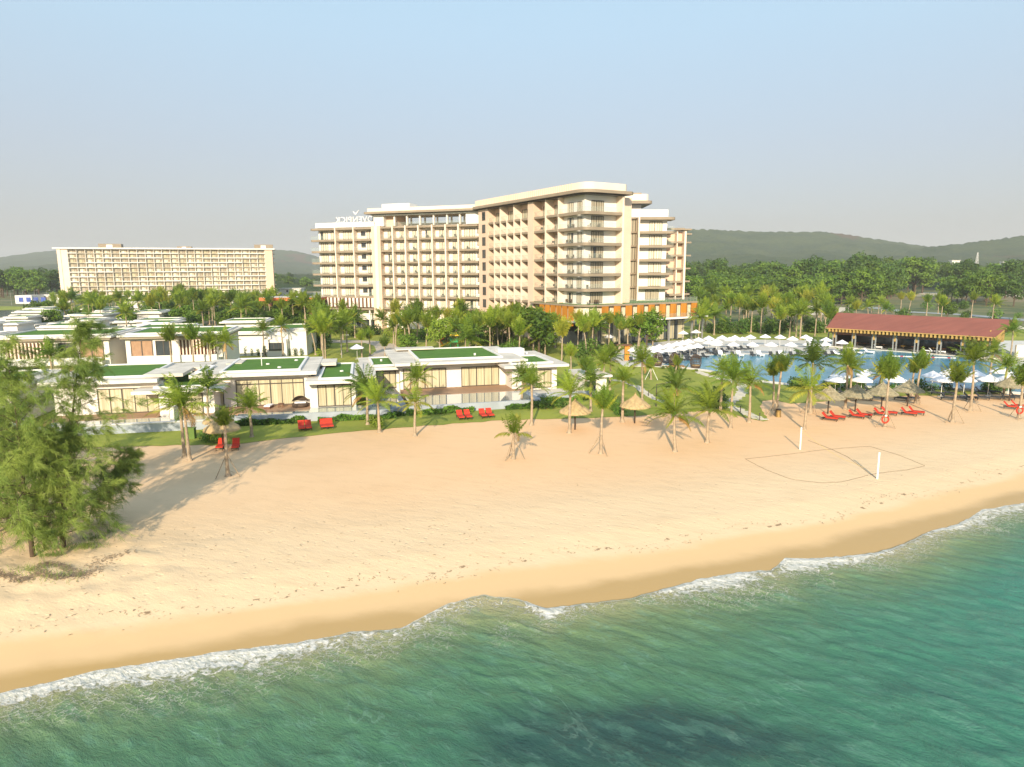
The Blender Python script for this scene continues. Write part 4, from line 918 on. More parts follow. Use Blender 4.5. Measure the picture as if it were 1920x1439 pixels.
# second row: tall villa with slatted screens
f = Fr((-78, 103), 11)
def tallvilla(f, L, label, flip=False):
    q = (lambda a: L-a) if flip else (lambda a: a)
    R = root('villa', f.w(L/2, -6), label, 'villa', 'white villas of the second row')
    mb = MB(); mb.box('plaster', f, 0, L, 0, -12, 0, 6.6); mb.build('wall', R)
    mb = MB(); roof_slab(mb, f, -.8, L+.8, -13, 1.1, 7.2, .26, [(0, L, -12.5, -.5)]); mb.box('soffit', f, -.5, L+.5, .8, -12, 6.6, 6.94); mb.build('roof', R)
    mb = MB(); mb.box('brown_fin', f, q(1.2), q(L*.47), .05, 0, 3.3, 6.2)
    k = 1.3
    while k < L*.46: mb.box('peach_light', f, q(k), q(k+.2), .45, .06, 3.2, 6.3); k += .52
    mb.build('slatted_screen', R)
    a_, b2_ = sorted((q(L*.54), q(L*.70))); vwin(R, f, a_, b2_, 0, 3.4, 6.2, 2, m_='dark_glass'); a_, b2_ = sorted((q(L*.73), q(L*.95))); vwin(R, f, a_, b2_, 0, 3.3, 6.3, 2, m_='deck')
    mb = MB(); mb.box('dark_glass', f, L*.1, L*.4, .04, 0, .4, 2.5); mb.build('ground_floor_opening', R); mb = MB(); mb.box('deck', f, L*.55, L*.8, .04, 0, .4, 2.5); mb.build('ground_floor_opening', R)
    mb = MB(); mb.box('white', f, 1.2, L*.96, 1.6, 0, 2.9, 3.3); mb.box('white', f, 1.2, L*.96, 1.6, 1.45, 3.3, 4.0); mb.build('balcony', R)
    return R
tallvilla(f, 15.5, 'two-storey white villa with slatted timber screen behind the leftmost treetops')
tallvilla(Fr((-60.5, 106.5), 11), 14.5, 'two-storey white villa with brown slats, right one of the pair behind the feathery trees', True)
# single long white wall block with a dark window (x 380-570)
f = Fr((-61, 136), 7)
R = root('villa', f.w(10, -6), 'long plain white villa with one dark window behind the row of small cypress shrubs', 'villa', 'white villas of the second row')
mb = MB(); mb.box('white', f, 0, 12, 0, -14, 0, 4.3); mb.box('white', f, 12, 19.5, .6, -12, 0, 4.9); mb.build('wall', R)
mb = MB(); roof_slab(mb, f, -.6, 12.3, -15, .9, 4.75, .35, [(.5, 11.5, -14, -.4)]); mb.build('roof', R); mb = MB(); roof_slab(mb, f, 12.6, 20.5, -13, .2, 5.3, .3, [(13, 20, -12, -.2)]); mb.build('roof', R)
mb = MB(); mb.box('plaster', f, 11.9, 16.0, 1.6, .6, 0, 3.4); mb.build('porch_wall', R); vwin(R, f, 12.3, 15.2, 1.6, 1.2, 2.8, 3, m_='dark_glass')
# villa estate behind: copies of two kinds
def estate_villa(kind):
    R = root('villa', (0, 0, 0), 'x', 'villa', 'white villa estate behind the beach villas', world_parts=False)
    L = 14 if kind == 0 else 11
    mb = MB(); mb.box('white', WF, -L/2, L/2, -5.5, 5.5, 0, 3.6); mb.box('white', WF, -L/2+2, L/2-4, -4, 4.5, 3.6, 5.6)
    for k in range(3): mb.box('dark_glass', WF, -L/2+1+k*4.2, -L/2+2.6+k*4.2, 5.5, 5.55, 1.4, 2.8)
    for k in range(2): mb.box('dark_glass', WF, -L/2+3+k*3, -L/2+4.2+k*3, 4.5, 4.54, 4.1, 5.1)
    mb.build('wall', R)
    mb = MB(); roof_slab(mb, WF, -L/2-.8, L/2+.8, -6.3, 6.2, 3.95, .3, [(L/2-4, L/2+.5, -6, 6)]); mb.build('roof', R)
    mb = MB(); roof_slab(mb, WF, -L/2+1.2, L/2-3, -5, 5.6, 6.0, .3, [(-L/2+1.8, L/2-3.6, -4.5, 4.8)]); mb.build('roof', R)
    return R
E0, E1 = estate_villa(0), estate_villa(1); rr = random.Random(4); nE = 0
for row, (Y0, xa, xb) in enumerate([(126, -100, -64), (143, -112, -58), (160, -118, -72), (178, -128, -92), (197, -136, -112), (216, -148, -128)]):
    x = xa; k = 0
    while x < xb:
        sp_ = rr.uniform(15.5, 18); o = place(E0 if (k+row) % 2 == 0 else E1, (x+rr.uniform(-1, 1), Y0+(x-xa)*.16+rr.uniform(-2, 2), rr.uniform(-.4, .3)), math.radians(180+9+rr.uniform(-3, 3)), rr.uniform(.92, 1.08), 'flat-roofed white villa crowded in the estate between the beach villas and the far hotel block')
        x += sp_; k += 1; nE += 1
# low white houses near the far hotel and the entrance canopy
for (px, py, L, lab) in [(480, 566, 15, 'white flat-roofed house just left of the orange entrance canopy'), (545, 556, 14, 'distant white house beyond the orange entrance canopy'), (255, 592, 6, 'small white hut among the palms below the far hotel block'), (425, 588, 8, 'small white house half hidden by palms in front of the far hotel block')]:
    g = G(px, py); R = root('house', (*g, 0), lab, 'house'); f = Fr(g, 0); hh = 5.0
    mb = MB(); mb.box('white', f, -L/2, L/2, 0, -8, 0, hh); mb.box('dark_glass', f, -L*.2, -.1*L, .05, 0, hh-2.2, hh-.8); mb.box('dark_glass', f, L*.2, L*.3, .05, 0, hh-2.2, hh-.8); mb.build('wall', R)
    mb = MB(); mb.box('roof_edge', f, -L/2-.6, L/2+.6, .7, -9, hh, hh+.4, top='roof_concrete'); mb.build('roof', R)
for (px, py, L, lab) in [(45, 560, 9, 'white building with blue signboards far left beyond the lake'), (105, 558, 16, 'pale long shed far left beyond the lake')]:
    g = G(px, py+10); R = root('building', (*g, 0), lab, 'building'); f = Fr(g, 0)
    mb = MB(); mb.box('white', f, -L/2, L/2, 0, -10, 0, 4.5, top='roof_concrete'); mb.build('wall', R)
    mb = MB()
    mat_b = 'blue_sign' if 'blue_sign' in MATS else None
    if not mat_b: mat('blue_sign', (.05, .09, .35), .5, .2, .3)
    for k in range(4): mb.box('blue_sign' if lab.startswith('white') else 'taupe', f, -L/2+2+k*4, -L/2+4.5+k*4, .1, 0, 1, 3.4)
    mb.build('panel', R)

# ------------------------------------------------------------------ POOL RESTAURANT
p0 = G(1595, 652, .2); p1 = G(1782, 666, .2)
Rf = Fr(p0, math.degrees(math.atan2(p1[1]-p0[1], p1[0]-p0[0])))
uL = Rf.uz(1549, 615, 2.0)[0]; uR = Rf.uz(1866, 636, 2.0)[0]; ze = (Rf.uz(1549, 615, 2.0)[1]+Rf.uz(1866, 636, 2.0)[1])/2
R = root('pool_restaurant', Rf.w((uL+uR)/2, -5), 'long open pool restaurant with a red tiled roof and yellow rafter ends', 'restaurant')
RB = Rf; half = 7.6; vc = 2.0-half; zr = ze+2.9
def roofpt(u, v): return RB.w(u, v, ze+(zr-ze)*(1-abs(v-vc)/half))
mb = MB()
rl, rr2 = uL+.4, uR-.0
for side in (1, -1):
    a = roofpt(uL, vc+side*half); b_ = roofpt(uR, vc+side*half); c_ = roofpt(uR+1.6, vc); d_ = roofpt(uL-.8, vc)
    up = lambda p, h: (p[0], p[1], p[2]+h)
    q = [a, b_, c_, d_] if side == 1 else [b_, a, d_, c_]
    mb.quad([up(p, .16) for p in q], 'roof_red'); mb.quad([up(p, 0) for p in q][::-1], 'yellow_wood')
    for i in range(4): j = (i+1) % 4; mb.quad([up(q[i], 0), up(q[j], 0), up(q[j], .16), up(q[i], .16)], 'yellow_wood')
mb.build('roof', R)
k = uL+.5; rft = MB(); nr = 0
while k < uR-.3:
    tb_ = MB(); tb_.box('yellow_wood', RB, k, k+.3, 1.9, .2, ze-.62, ze-.02); tb_.build('rafter_end', R); k += .72; nr += 1
    if nr > 95: break
mb = MB(); mb.box('yellow_wood', RB, uL+.6, uR-.6, .35, .1, ze-.75, ze-.4); mb.box('brown_fin', RB, uL+.6, uR-.6, .1, -.1, ze-1.3, ze-.75); mb.build('beam', R)
mb = MB(); mb.box('dark_glass', RB, uL+1, uR-1.5, -9, -9.3, .2, ze+.3); mb.box('dark_wood', RB, uL+1, uL+1.2, 0, -9, .2, ze-.2); mb.box('yellow_wood', RB, uR-1.4, uR-1.2, -.2, -12, 2.4, ze+1.2); mb.build('back_wall', R)
mb = MB(); mb.box('tile_pale', RB, uL, uR+.5, .6, -14, 0, .28, top='slate'); mb.build('floor', R)
ncol = 8
for k in range(ncol):
    u = uL+1.2+(uR-uL-2.6)*k/(ncol-1)
    mb = MB(); mb.box('slate', RB, u-.4, u-.2, .2, -.15, .28, ze-.75); mb.box('slate', RB, u+.2, u+.4, .2, -.15, .28, ze-.75); mb.box('yellow_wood', RB, u-.2, u+.2, .25, -.2, ze-2.0, ze-.76); mb.build('column', R)
mb = MB(); mb.box('tile_pale', Fr(RB.w(uR+2, -6)[:2], 0), 0, 30, 0, -.4, 0, 2.4); tag(mb.build('garden_wall'), 'long pale garden wall right of the pool restaurant', 'wall')

# ------------------------------------------------------------------ VEGETATION
def rotz(P, a):
    c, s = math.cos(a), math.sin(a); x = P[:, 0]*c-P[:, 1]*s; y = P[:, 0]*s+P[:, 1]*c
    return np.stack([x, y, P[:, 2]], 1)
def frond(rs, az, e0, L, droop, m, lw, ll, wind=(0, 0, 0), hang=.5):
    """one palm frond: arched rib with two combs of tapering leaflets"""
    n = 12; p = np.array([0., 0., 0.]); d = np.array([math.cos(az)*math.cos(e0), math.sin(az)*math.cos(e0), math.sin(e0)])
    pts = [p.copy()]; dirs = [d.copy()]; wv = np.array(wind)
    for i in range(n):
        t_ = i/n; d = d+np.array([0, 0, -droop*(.25+1.2*t_)/n*2])+wv*(1.6*t_+.2)/n; d /= np.linalg.norm(d); p = p+d*L/n; pts.append(p.copy()); dirs.append(d.copy())
    pts = np.array(pts); dirs = np.array(dirs); V = []; F = []
    # rib
    rw = .045*lw/.06
    for i in range(n):
        side = np.cross(dirs[i], [0, 0, 1.]); side /= (np.linalg.norm(side)+1e-6); k = len(V); w0 = rw*(1-i/n)+.008; w1 = rw*(1-(i+1)/n)+.008
        V += [pts[i]-side*w0, pts[i]+side*w0, pts[i+1]+side*w1, pts[i+1]-side*w1]; F.append((k, k+1, k+2, k+3))
    for j in range(m):
        t_ = .14+.86*(j+.5)/m; f = t_*n; i = min(n-1, int(f)); fr_ = f-i; q = pts[i]*(1-fr_)+pts[i+1]*fr_; d = dirs[i]*(1-fr_)+dirs[i+1]*fr_
        side = np.cross(d, [0, 0, 1.]); side /= (np.linalg.norm(side)+1e-6); upv = np.cross(side, d)
        prof = (math.sin(math.pi*min(1, t_*.9+.12))**.6)*(1 if t_ < .85 else .75)
        for sg in (-1, 1):
            l_ = ll*prof*rs.uniform(.85, 1.1); dd = side*sg*.8+d*.55+upv*.15+np.array([0, 0, -hang*rs.uniform(.6, 1.3)])+wv*1.2; dd /= np.linalg.norm(dd)
            mid = q+dd*l_*.5+np.array([0, 0, .02]); dd2 = dd+np.array([0, 0, -.45])+wv*.4; dd2 /= np.linalg.norm(dd2); tip = mid+dd2*l_*.5
            wd = np.cross(dd, upv); wd = d*.7+wd*.3; wd /= np.linalg.norm(wd); k = len(V)
            V += [q-wd*lw*.15, mid+wd*lw*.5, tip, mid-wd*lw*.5]; F.append((k, k+1, k+2, k+3))
    return V, F
CROWNS = {}
def crown_mesh(name, style, seed, m=26, lw=.085, ll=.72, mats=('palm_leaf', 'palm_yellow', 'palm_dry')):
    rs = np.random.RandomState(seed); V = []; F = []; M = []
    def add(az, e, L, dr, mi, wind=(0, 0, 0), hang=.5, mm=None):
        v, f = frond(rs, az, e, L, dr, mm or m, lw, ll, wind, hang); k = len(V); V.extend(v); F.extend([tuple(a+k for a in q) for q in f]); M.extend([mi]*len(f))
    ga = 2.39996
    if style == 'full':
        n = 25
        for i in range(n):
            t_ = i/(n-1); e = math.radians(86-84*t_**1.2+rs.uniform(-8, 8)); add(i*ga+rs.uniform(-.3, .3), e, rs.uniform(2.5, 3.5)*(1-.12*(t_ > .8)), rs.uniform(.6, 1.15), (1 if t_ > .95 else 0), (-.10, .05, 0), .5)
    elif style == 'wind':
        n = 23
        for i in range(n):
            t_ = i/(n-1); e = math.radians(86-80*t_+rs.uniform(-8, 8)); add(i*ga+rs.uniform(-.3, .3), e, rs.uniform(2.6, 3.4), rs.uniform(.6, 1.0), (1 if t_ > .9 else 0), (-.55, .15, -.05), .35)
    elif style == 'narrow':
        n = 21
        for i in range(n):
            t_ = i/(n-1); e = math.radians(90-34*t_+rs.uniform(-6, 6)); add(i*ga, e, rs.uniform(2.3, 3.1), rs.uniform(.25, .6), (1 if t_ > .93 else 0), (-.06, 0, 0), .75)
    elif style == 'sparse':
        n = 9
        for i in range(n): t_ = i/(n-1); add(i*ga, math.radians(86-30*t_), rs.uniform(2.2, 2.9), .3, 1 if i % 3 == 0 else 0, (0, 0, 0), .7)
        for i in range(4): add(i*1.7+.3, math.radians(28), rs.uniform(2.0, 2.5), 1.1, 2 if i % 2 else 1, (0, 0, 0), .8)
    elif style == 'yellow':
        n = 17
        for i in range(n): t_ = i/(n-1); add(i*ga, math.radians(78-88*t_), rs.uniform(2.3, 3.0), rs.uniform(.6, .9), 1 if t_ > .35 else 0, (-.2, 0, 0), .45)
    if style in ('full', 'wind') and seed % 2 == 0:
        for i in range(2): add(rs.uniform(0, 6.28), math.radians(-5), 2.3, 1.3, 2, (-.1, 0, 0), .7)
    me = npmesh('crown', np.array(V), np.array(F), list(mats), midx=M).data
    o = [q for q in bpy.data.objects if q.data == me][0]; bpy.data.objects.remove(o); CROWNS[name] = me
for nm, stl, sd_, mt in [('full1', 'full', 1, 'palm_leaf'), ('full2', 'full', 2, 'palm_leaf'), ('full3', 'full', 3, 'palm_dark'), ('wind1', 'wind', 4, 'palm_leaf'), ('wind2', 'wind', 5, 'palm_leaf'), ('wind3', 'wind', 6, 'palm_dark'),
                         ('narrow1', 'narrow', 7, 'palm_leaf'), ('narrow2', 'narrow', 8, 'palm_dark'), ('sparse1', 'sparse', 9, 'palm_leaf'), ('yellow1', 'yellow', 10, 'palm_leaf')]:
    crown_mesh(nm, stl, sd_, mats=(mt, 'palm_yellow', 'palm_dry'))
for k in range(7):
    crown_mesh('far%d' % k, ['narrow', 'full', 'narrow', 'wind', 'narrow', 'full', 'narrow'][k], 20+k, m=11, lw=.19, ll=.75, mats=(['palm_leaf', 'palm_dark', 'palm_leaf', 'palm_leaf', 'palm_dark', 'palm_leaf', 'palm_yellow'][k], 'palm_yellow', 'palm_dry'))
TRUNKS = []
def trunk_mesh(seed, lean, r0=.16, r1=.10, mname='trunk_palm'):
    rs = np.random.RandomState(seed); mb = MB(); pts = []; rad = []; n = 22
    for i in range(n+1):
        t_ = i/n; pts.append((lean*t_**1.6+.03*math.sin(t_*5+seed), .02*math.sin(t_*7+seed), t_)); rad.append((r0*(1+1.1*math.exp(-t_*22)))*(1-t_)+r1*t_+(.012 if i % 2 else -.006))
    # built one unit tall: rings are stretched with the trunk
    k = 7; V = []; F = []
    for p, r_ in zip(pts, rad):
        for j in range(k): a = 2*math.pi*j/k; V.append((p[0]+r_*math.cos(a), p[1]+r_*math.sin(a), p[2]))
    for i in range(n):
        for j in range(k): a = i*k+j; b_ = i*k+(j+1) % k; F.append((a, b_, b_+k, a+k))
    me = npmesh('trunk', np.array(V), np.array(F), [mname], smooth=True).data
    o = [q for q in bpy.data.objects if q.data == me][0]; bpy.data.objects.remove(o); return me, lean
for s_, ln in enumerate([0, .25, -.3, .5, -.15]): TRUNKS.append(trunk_mesh(s_, ln))
mb = MB()
for a in (0.4, 2.5, 4.6): mb.tube('prop_wood', [(.06*math.cos(a), .06*math.sin(a), 1.9), (1.15*math.cos(a), 1.15*math.sin(a), -.05)], .035, 5)
mb.tube('prop_wood', [(1.0*math.cos(.4), 1.0*math.sin(.4), .25), (1.0*math.cos(2.5), 1.0*math.sin(2.5), .25)], .02, 4)
_o = mb.build('support_prop'); PROP = _o.data; bpy.data.objects.remove(_o)
mb = MB()
for a in (0.4, 2.5, 4.6): mb.tube('lime_paint', [(.06*math.cos(a), .06*math.sin(a), 1.9), (1.15*math.cos(a), 1.15*math.sin(a), -.05)], .035, 5)
_o = mb.build('support_prop'); PROPW = _o.data; bpy.data.objects.remove(_o)
def palm(loc, h, crown, label, group=None, cs=1.0, tr=0, rz=None, prop=None, tw=1.0, propscale=1.0):
    o = root('coconut_palm', loc, label, 'palm tree', group, world_parts=False); rr_ = rnd.uniform(0, 6.28) if rz is None else rz
    me, lean = TRUNKS[tr]; tk = bpy.data.objects.new('trunk', me); COL.objects.link(tk); tk.parent = o; tk.scale = (tw, tw, h); la = rnd.uniform(0, 6.28); tk.rotation_euler = (0, 0, la)
    c = bpy.data.objects.new('crown', CROWNS[crown]); COL.objects.link(c); c.parent = o; c.location = (lean*tw*math.cos(la), lean*tw*math.sin(la), h-.15); c.scale = (cs, cs, cs); c.rotation_euler = (0, 0, rr_ if ('wind' not in crown) else rnd.uniform(-.35, .35))
    if prop is not None:
        p = bpy.data.objects.new('support_prop', prop); COL.objects.link(p); p.parent = o; p.rotation_euler = (0, 0, rnd.uniform(0, 6)); p.scale = (propscale,)*3
    return o
# base pixel, crown-top y, crown, size, trunk, prop, label
FP_ = [
 ((356, 864), 712, 'wind1', 1.12, 1, None, 'windswept palm on the sand nearest the big feathery tree'),
 ((347, 858), 722, 'wind2', .8, 4, None, 'smaller-crowned palm sharing its foot with the windswept palm by the feathery tree'),
 ((391, 800), 697, 'full3', .95, 1, None, 'dark green palm behind the leftmost thatched umbrella'),
 ((428, 893), 756, 'narrow1', .66, 0, PROP, 'propped palm with a narrow crown standing before the leftmost thatched umbrella'),
 ((472, 820), 735, 'full1', .85, 0, None, 'small bright palm on the lawn before the slate garden wall'),
 ((690, 797), 692, 'wind3', 1.15, 0, None, 'broad windswept palm left of the middle villa, behind its yellower neighbour'),
 ((712, 811), 714, 'wind2', 1.0, 0, None, 'windswept palm at the lawn edge just left of the middle villa pool'),
 ((778, 818), 725, 'yellow1', .85, 2, None, 'palm with yellowing fronds at the sand edge below the middle villa deck'),
 ((784, 778), 685, 'full2', .85, 0, None, 'slim palm before the left windows of the middle villa'),
 ((962, 861), 765, 'sparse1', .85, 0, PROP, 'short palm with sparse upright fronds and yellow drooping ones alone on the sand'),
 ((978, 762), 685, 'full2', .85, 1, None, 'left palm of the close pair before the right wing of the middle villa'),
 ((997, 798), 692, 'full3', .9, 0, None, 'right palm of the close pair before the right wing of the middle villa'),
 ((1067, 812), 700, 'wind2', .95, 0, None, 'palm crossing the left edge of the straw umbrella nearest the middle villa'),
 ((1071, 700), 640, 'narrow1', .9, 0, None, 'slender palm behind the right corner of the middle villa roof'),
 ((1107, 772), 690, 'full3', .9, 0, None, 'palm with a dark drooping crown beside the small grey pavilion'),
 ((1126, 851), 716, 'narrow2', .9, 0, PROP, 'propped palm on the sand between the two straw umbrellas'),
 ((1098, 745), 660, 'narrow2', .9, 0, None, 'upright palm behind the small grey pavilion'),
 ((1132, 735), 655, 'full1', .95, 0, None, 'palm standing left of the hanging lamp on the garden lawn'),
 ((1143, 732), 648, 'full2', .95, 0, None, 'pale-trunked palm beside the beginning of the stepping stones'),
 ((1167, 792), 690, 'full1', .75, 0, None, 'palm at the left shoulder of the second straw umbrella'),
 ((1204, 752), 650, 'full2', .95, 0, None, 'palm on the lawn right of the stepping stone path'),
 ((1221, 712), 665, 'narrow1', .8, 0, PROPW, 'palm held by white props at the near edge of the pool lawn'),
 ((1265, 847), 735, 'wind1', 1.05, 0, None, 'spreading palm on the sand right of the second straw umbrella'),
 ((1263, 785), 692, 'wind3', 1.0, 2, None, 'palm behind the spreading palm, at the edge of the lawn'),
 ((1267, 700), 665, 'sparse1', .9, 3, None, 'leaning young palm between the wicker pods at the pool'),
 ((1325, 830), 722, 'wind2', 1.1, 0, None, 'yellow-green windswept palm on the sand left of the stone path'),
 ((1369, 803), 676, 'full3', 1.05, 0, None, 'tall palm beside the end of the winding stone path'),
 ((1350, 775), 672, 'full1', .8, 0, None, 'thin palm just behind the tall one beside the stone path'),
 ((1404, 792), 684, 'wind1', .95, 0, None, 'lone palm where stone path meets the sand'),
 ((1455, 779), 652, 'narrow2', 1.0, 0, PROP, 'propped dark-trunked palm next to the litter bin'),
 ((1450, 770), 668, 'narrow1', .85, 1, None, 'thinner palm hidden behind the propped palm near the litter bin'),
 ((1508, 806), 694, 'yellow1', 1.1, 3, None, 'bright yellow-green palm leaning beside the white court post'),
 ((1519, 775), 645, 'full3', 1.15, 0, PROP, 'big dark-crowned palm left of the grey thatched umbrellas'),
 ((1585, 768), 655, 'full2', 1.0, 0, None, 'palm between the first and second grey thatched umbrellas'),
 ((1594, 745), 672, 'full1', .8, 0, None, 'thin palm close behind the one between the grey thatched umbrellas'),
 ((1646, 738), 680, 'full2', .8, 0, None, 'short palm among the dark loungers on the pool lawn'),
 ((1659, 801), 655, 'narrow2', 1.15, 0, PROP, 'tall palm carrying a red life ring, in front of the third thatched umbrella'),
 ((1716, 757), 650, 'narrow2', 1.0, 0, PROP, 'propped palm right of the fourth grey thatched umbrella'),
 ((1709, 742), 668, 'narrow1', .8, 0, None, 'slim palm just left behind the propped palm by the pool'),
 ((1786, 792), 668, 'narrow1', 1.05, 0, PROP, 'pale-trunked palm with a low square prop frame on the shaded sand'),
 ((1820, 771), 645, 'full1', 1.1, 0, PROP, 'large-crowned palm with long props at the right of the beach'),
 ((1855, 712), 640, 'full2', .95, 0, None, 'palm rising between white parasols at the right end of the pool'),
 ((1880, 748), 665, 'full1', .85, 0, None, 'dry-fronded palm near the rightmost white parasols'),
 ((1910, 785), 668, 'narrow2', 1.2, 0, PROP, 'palm with a red life ring at the right edge of the beach'),
 ((1893, 690), 602, 'full3', .9, 0, PROP, 'propped palm just right of the restaurant gable'),
]
for (bx, by), ty, cr, cs, tr, pr, lab in FP_:
    g = G(bx, by); _, zt = Zat(bx, ty, g[1]); ch = {'f': 1.9, 'w': 2.1, 'n': 2.8, 's': 2.7, 'y': 1.9}[cr[0]]*cs
    h = max(1.2, zt-ch*.98); palm((*g, beach_z(*g)-.05 if g[1] < 95 else 0), h, cr, lab, cs=cs*1.0, tr=(tr if tr else rnd.choice([0, 1, 4, 2])), prop=pr, tw=rnd.uniform(.9, 1.15))

# palms of the gardens and around the pool, further off
def zone(poly, n, hr, label, group, crowns=('far0', 'far2', 'far4', 'far1', 'far5', 'far6', 'far0', 'far3'), csr=(.85, 1.2), avoid=None, mind=2.2, seed=1):
    rr_ = random.Random(seed); P = [G(*p) for p in poly]; xs = [p[0] for p in P]; ys = [p[1] for p in P]; out = []; tries = 0
    pxs = [p[0] for p in poly]; pys = [p[1] for p in poly]
    def inside(x, y, Q):
        c_ = False; j = len(Q)-1
        for i in range(len(Q)):
            if ((Q[i][1] > y) != (Q[j][1] > y)) and (x < (Q[j][0]-Q[i][0])*(y-Q[i][1])/(Q[j][1]-Q[i][1])+Q[i][0]): c_ = not c_
            j = i
        return c_
    while len(out) < n and tries < n*60:
        tries += 1; x = rr_.uniform(min(xs), max(xs)); y = rr_.uniform(min(ys), max(ys))
        if not inside(x, y, P): continue
        if any((x-a)**2+(y-b_)**2 < mind**2 for a, b_ in out): continue
        if avoid and avoid(x, y): continue
        out.append((x, y))
        palm((x, y, 0), rr_.uniform(*hr), rr_.choice(crowns), label, group, cs=rr_.uniform(*csr), tr=rr_.randrange(5), tw=rr_.uniform(.9, 1.2))
    return out
def hotel_zone(x, y):
    # keep out of the hotel footprint
    for fr_, u0, u1, v0, v1 in ((Cf, -2, 58, -18, 1.8), (Af, -48, 2, -14, 3), (Bf, -2, 37, -16, 3), (Ef, -12, 10, -16, 0)):
        dx, dy = x-fr_.o[0], y-fr_.o[1]; u = dx*fr_.u[0]+dy*fr_.u[1]; v = dx*fr_.n[0]+dy*fr_.n[1]
        if u0 < u < u1 and v0 < v < v1: return True
    return False
zone([(620, 638), (690, 640), (700, 655), (900, 660), (1020, 665), (1010, 628), (900, 616), (700, 620), (620, 618)], 34, (3.5, 6.2), 'coconut palm in the planting along the foot of the hotel', 'palms along the foot of the hotel', avoid=hotel_zone, seed=2, csr=(1.1, 1.6))
zone([(860, 650), (880, 672), (1075, 690), (1130, 668), (1110, 632), (1010, 630)], 26, (3.6, 5.8), 'coconut palm in the dense stand between the middle villa and the orange panelled podium', 'palms between villa and podium', avoid=hotel_zone, seed=3, csr=(1.15, 1.6))
zone([(1110, 652), (1125, 668), (1215, 664), (1245, 640), (1200, 628), (1120, 636)], 9, (4.2, 6.2), 'coconut palm before the glazed ground floor of the orange podium', 'palms before the podium', avoid=hotel_zone, seed=4, csr=(1.0, 1.3))
zone([(1285, 625), (1290, 640), (1560, 648), (1560, 602), (1300, 600)], 34, (4.5, 7.0), 'coconut palm of the thick row behind the pool parasols', 'palms behind the pool', avoid=hotel_zone, seed=5, csr=(1.2, 1.6))
zone([(1290, 604), (1560, 606), (1600, 590), (1500, 582), (1300, 586)], 20, (5, 7.5), 'coconut palm at the back of the hotel garden before the wood', 'palms before the wood', avoid=hotel_zone, seed=6, csr=(1.5, 2.0))
zone([(1560, 606), (1900, 615), (1960, 600), (1900, 586), (1600, 582)], 16, (4, 6.5), 'coconut palm in the strip behind the red-roofed restaurant', 'palms behind the restaurant', seed=7, csr=(1.0, 1.4), mind=5)
zone([(590, 690), (660, 662), (640, 640), (600, 640), (570, 668)], 9, (4.5, 7), 'large coconut palm beside the curving garden path', 'palms beside the garden path', crowns=('full1', 'narrow1', 'full2', 'narrow2'), seed=8, csr=(1.1, 1.5), mind=3)
zone([(270, 600), (320, 612), (480, 612), (620, 640), (600, 612), (480, 592), (320, 580)], 46, (4.5, 7.5), 'coconut palm in the palm garden between the villa estate and the hotel', 'palms of the inner garden', avoid=hotel_zone, seed=9, csr=(1.3, 1.9))
zone([(100, 592), (300, 594), (300, 574), (520, 580), (520, 568), (90, 572)], 36, (3, 5), 'coconut palm in front of the far hotel block', 'palms before the far hotel block', seed=10, csr=(1.2, 1.6), mind=3)
zone([(30, 640), (600, 640), (560, 612), (60, 605)], 24, (6.5, 8.5), 'coconut palm rising between the white estate villas', 'palms between the estate villas', seed=11, csr=(1.1, 1.6), mind=5)
for (bx, by), ty, cr, cs, lab in [((325, 718), 602, 'narrow1', 1.1, 'feathery palm right of the slatted villa'), ((366, 718), 598, 'narrow2', 1.15, 'big dark palm at the right corner of the slatted villa'), ((398, 715), 622, 'full1', .95, 'palm with full crown before the long white wall, left of three'), ((428, 713), 620, 'full2', .95, 'palm with full crown before the long white wall, middle of three'),
                                  ((496, 672), 602, 'full1', .9, 'pale-trunked palm left of the dark villa window'), ((531, 671), 595, 'full2', .9, 'pale-trunked palm right of the dark villa window'), ((607, 690), 580, 'narrow1', 1.5, 'very large upright palm beside the curving garden path'), ((100, 722), 640, 'full3', 1.1, 'dark palm before the leftmost slatted screen'),
                                  ((722, 670), 626, 'narrow2', .9, 'dark small-crowned palm on the open lawn right of the path'), ((679, 672), 615, 'narrow1', .85, 'palm left of the small white parasol on the path'), ((694, 668), 612, 'narrow2', .9, 'palm right of the small white parasol on the path')]:
    g = G(bx, by); _, zt = Zat(bx, ty, g[1]); ch = {'f': 1.9, 'n': 2.8}[cr[0]]*cs; palm((*g, 0), max(1.5, zt-ch), cr, lab, cs=cs)

# leaf-clump trees and shrubs
def leafcloud(rs, lobes, n, size, up=.35):
    """n leaf-sized faces spread near the surface of several lobes (cx,cy,cz,rx,ry,rz)"""
    lob = np.array(lobes); w = (lob[:, 3]*lob[:, 4]*lob[:, 5])**.67; pick = rs.choice(len(lob), n, p=w/w.sum()); L = lob[pick]
    d = rs.normal(size=(n, 3)); d /= np.linalg.norm(d, axis=1)[:, None]; r = rs.uniform(.55, 1.05, n)**.6
    # break the outline
    r *= 1+.22*np.sin(d[:, 0]*5+pick)*np.cos(d[:, 1]*4+pick*2)+.12*rs.normal(size=n)
    C = L[:, :3]+d*L[:, 3:6]*r[:, None]
    nrm = d+rs.normal(size=(n, 3))*.75+np.array([0, 0, up]); nrm /= np.linalg.norm(nrm, axis=1)[:, None]
    a = np.cross(nrm, rs.normal(size=(n, 3))); a /= np.linalg.norm(a, axis=1)[:, None]; b_ = np.cross(nrm, a); s = size*rs.uniform(.6, 1.3, n)[:, None]
    V = np.stack([C-a*s*.5, C+b_*s*.32, C+a*s*.5+nrm*s*.1, C-b_*s*.32], 1).reshape(-1, 3); F = np.arange(4*n).reshape(-1, 4); return V, F
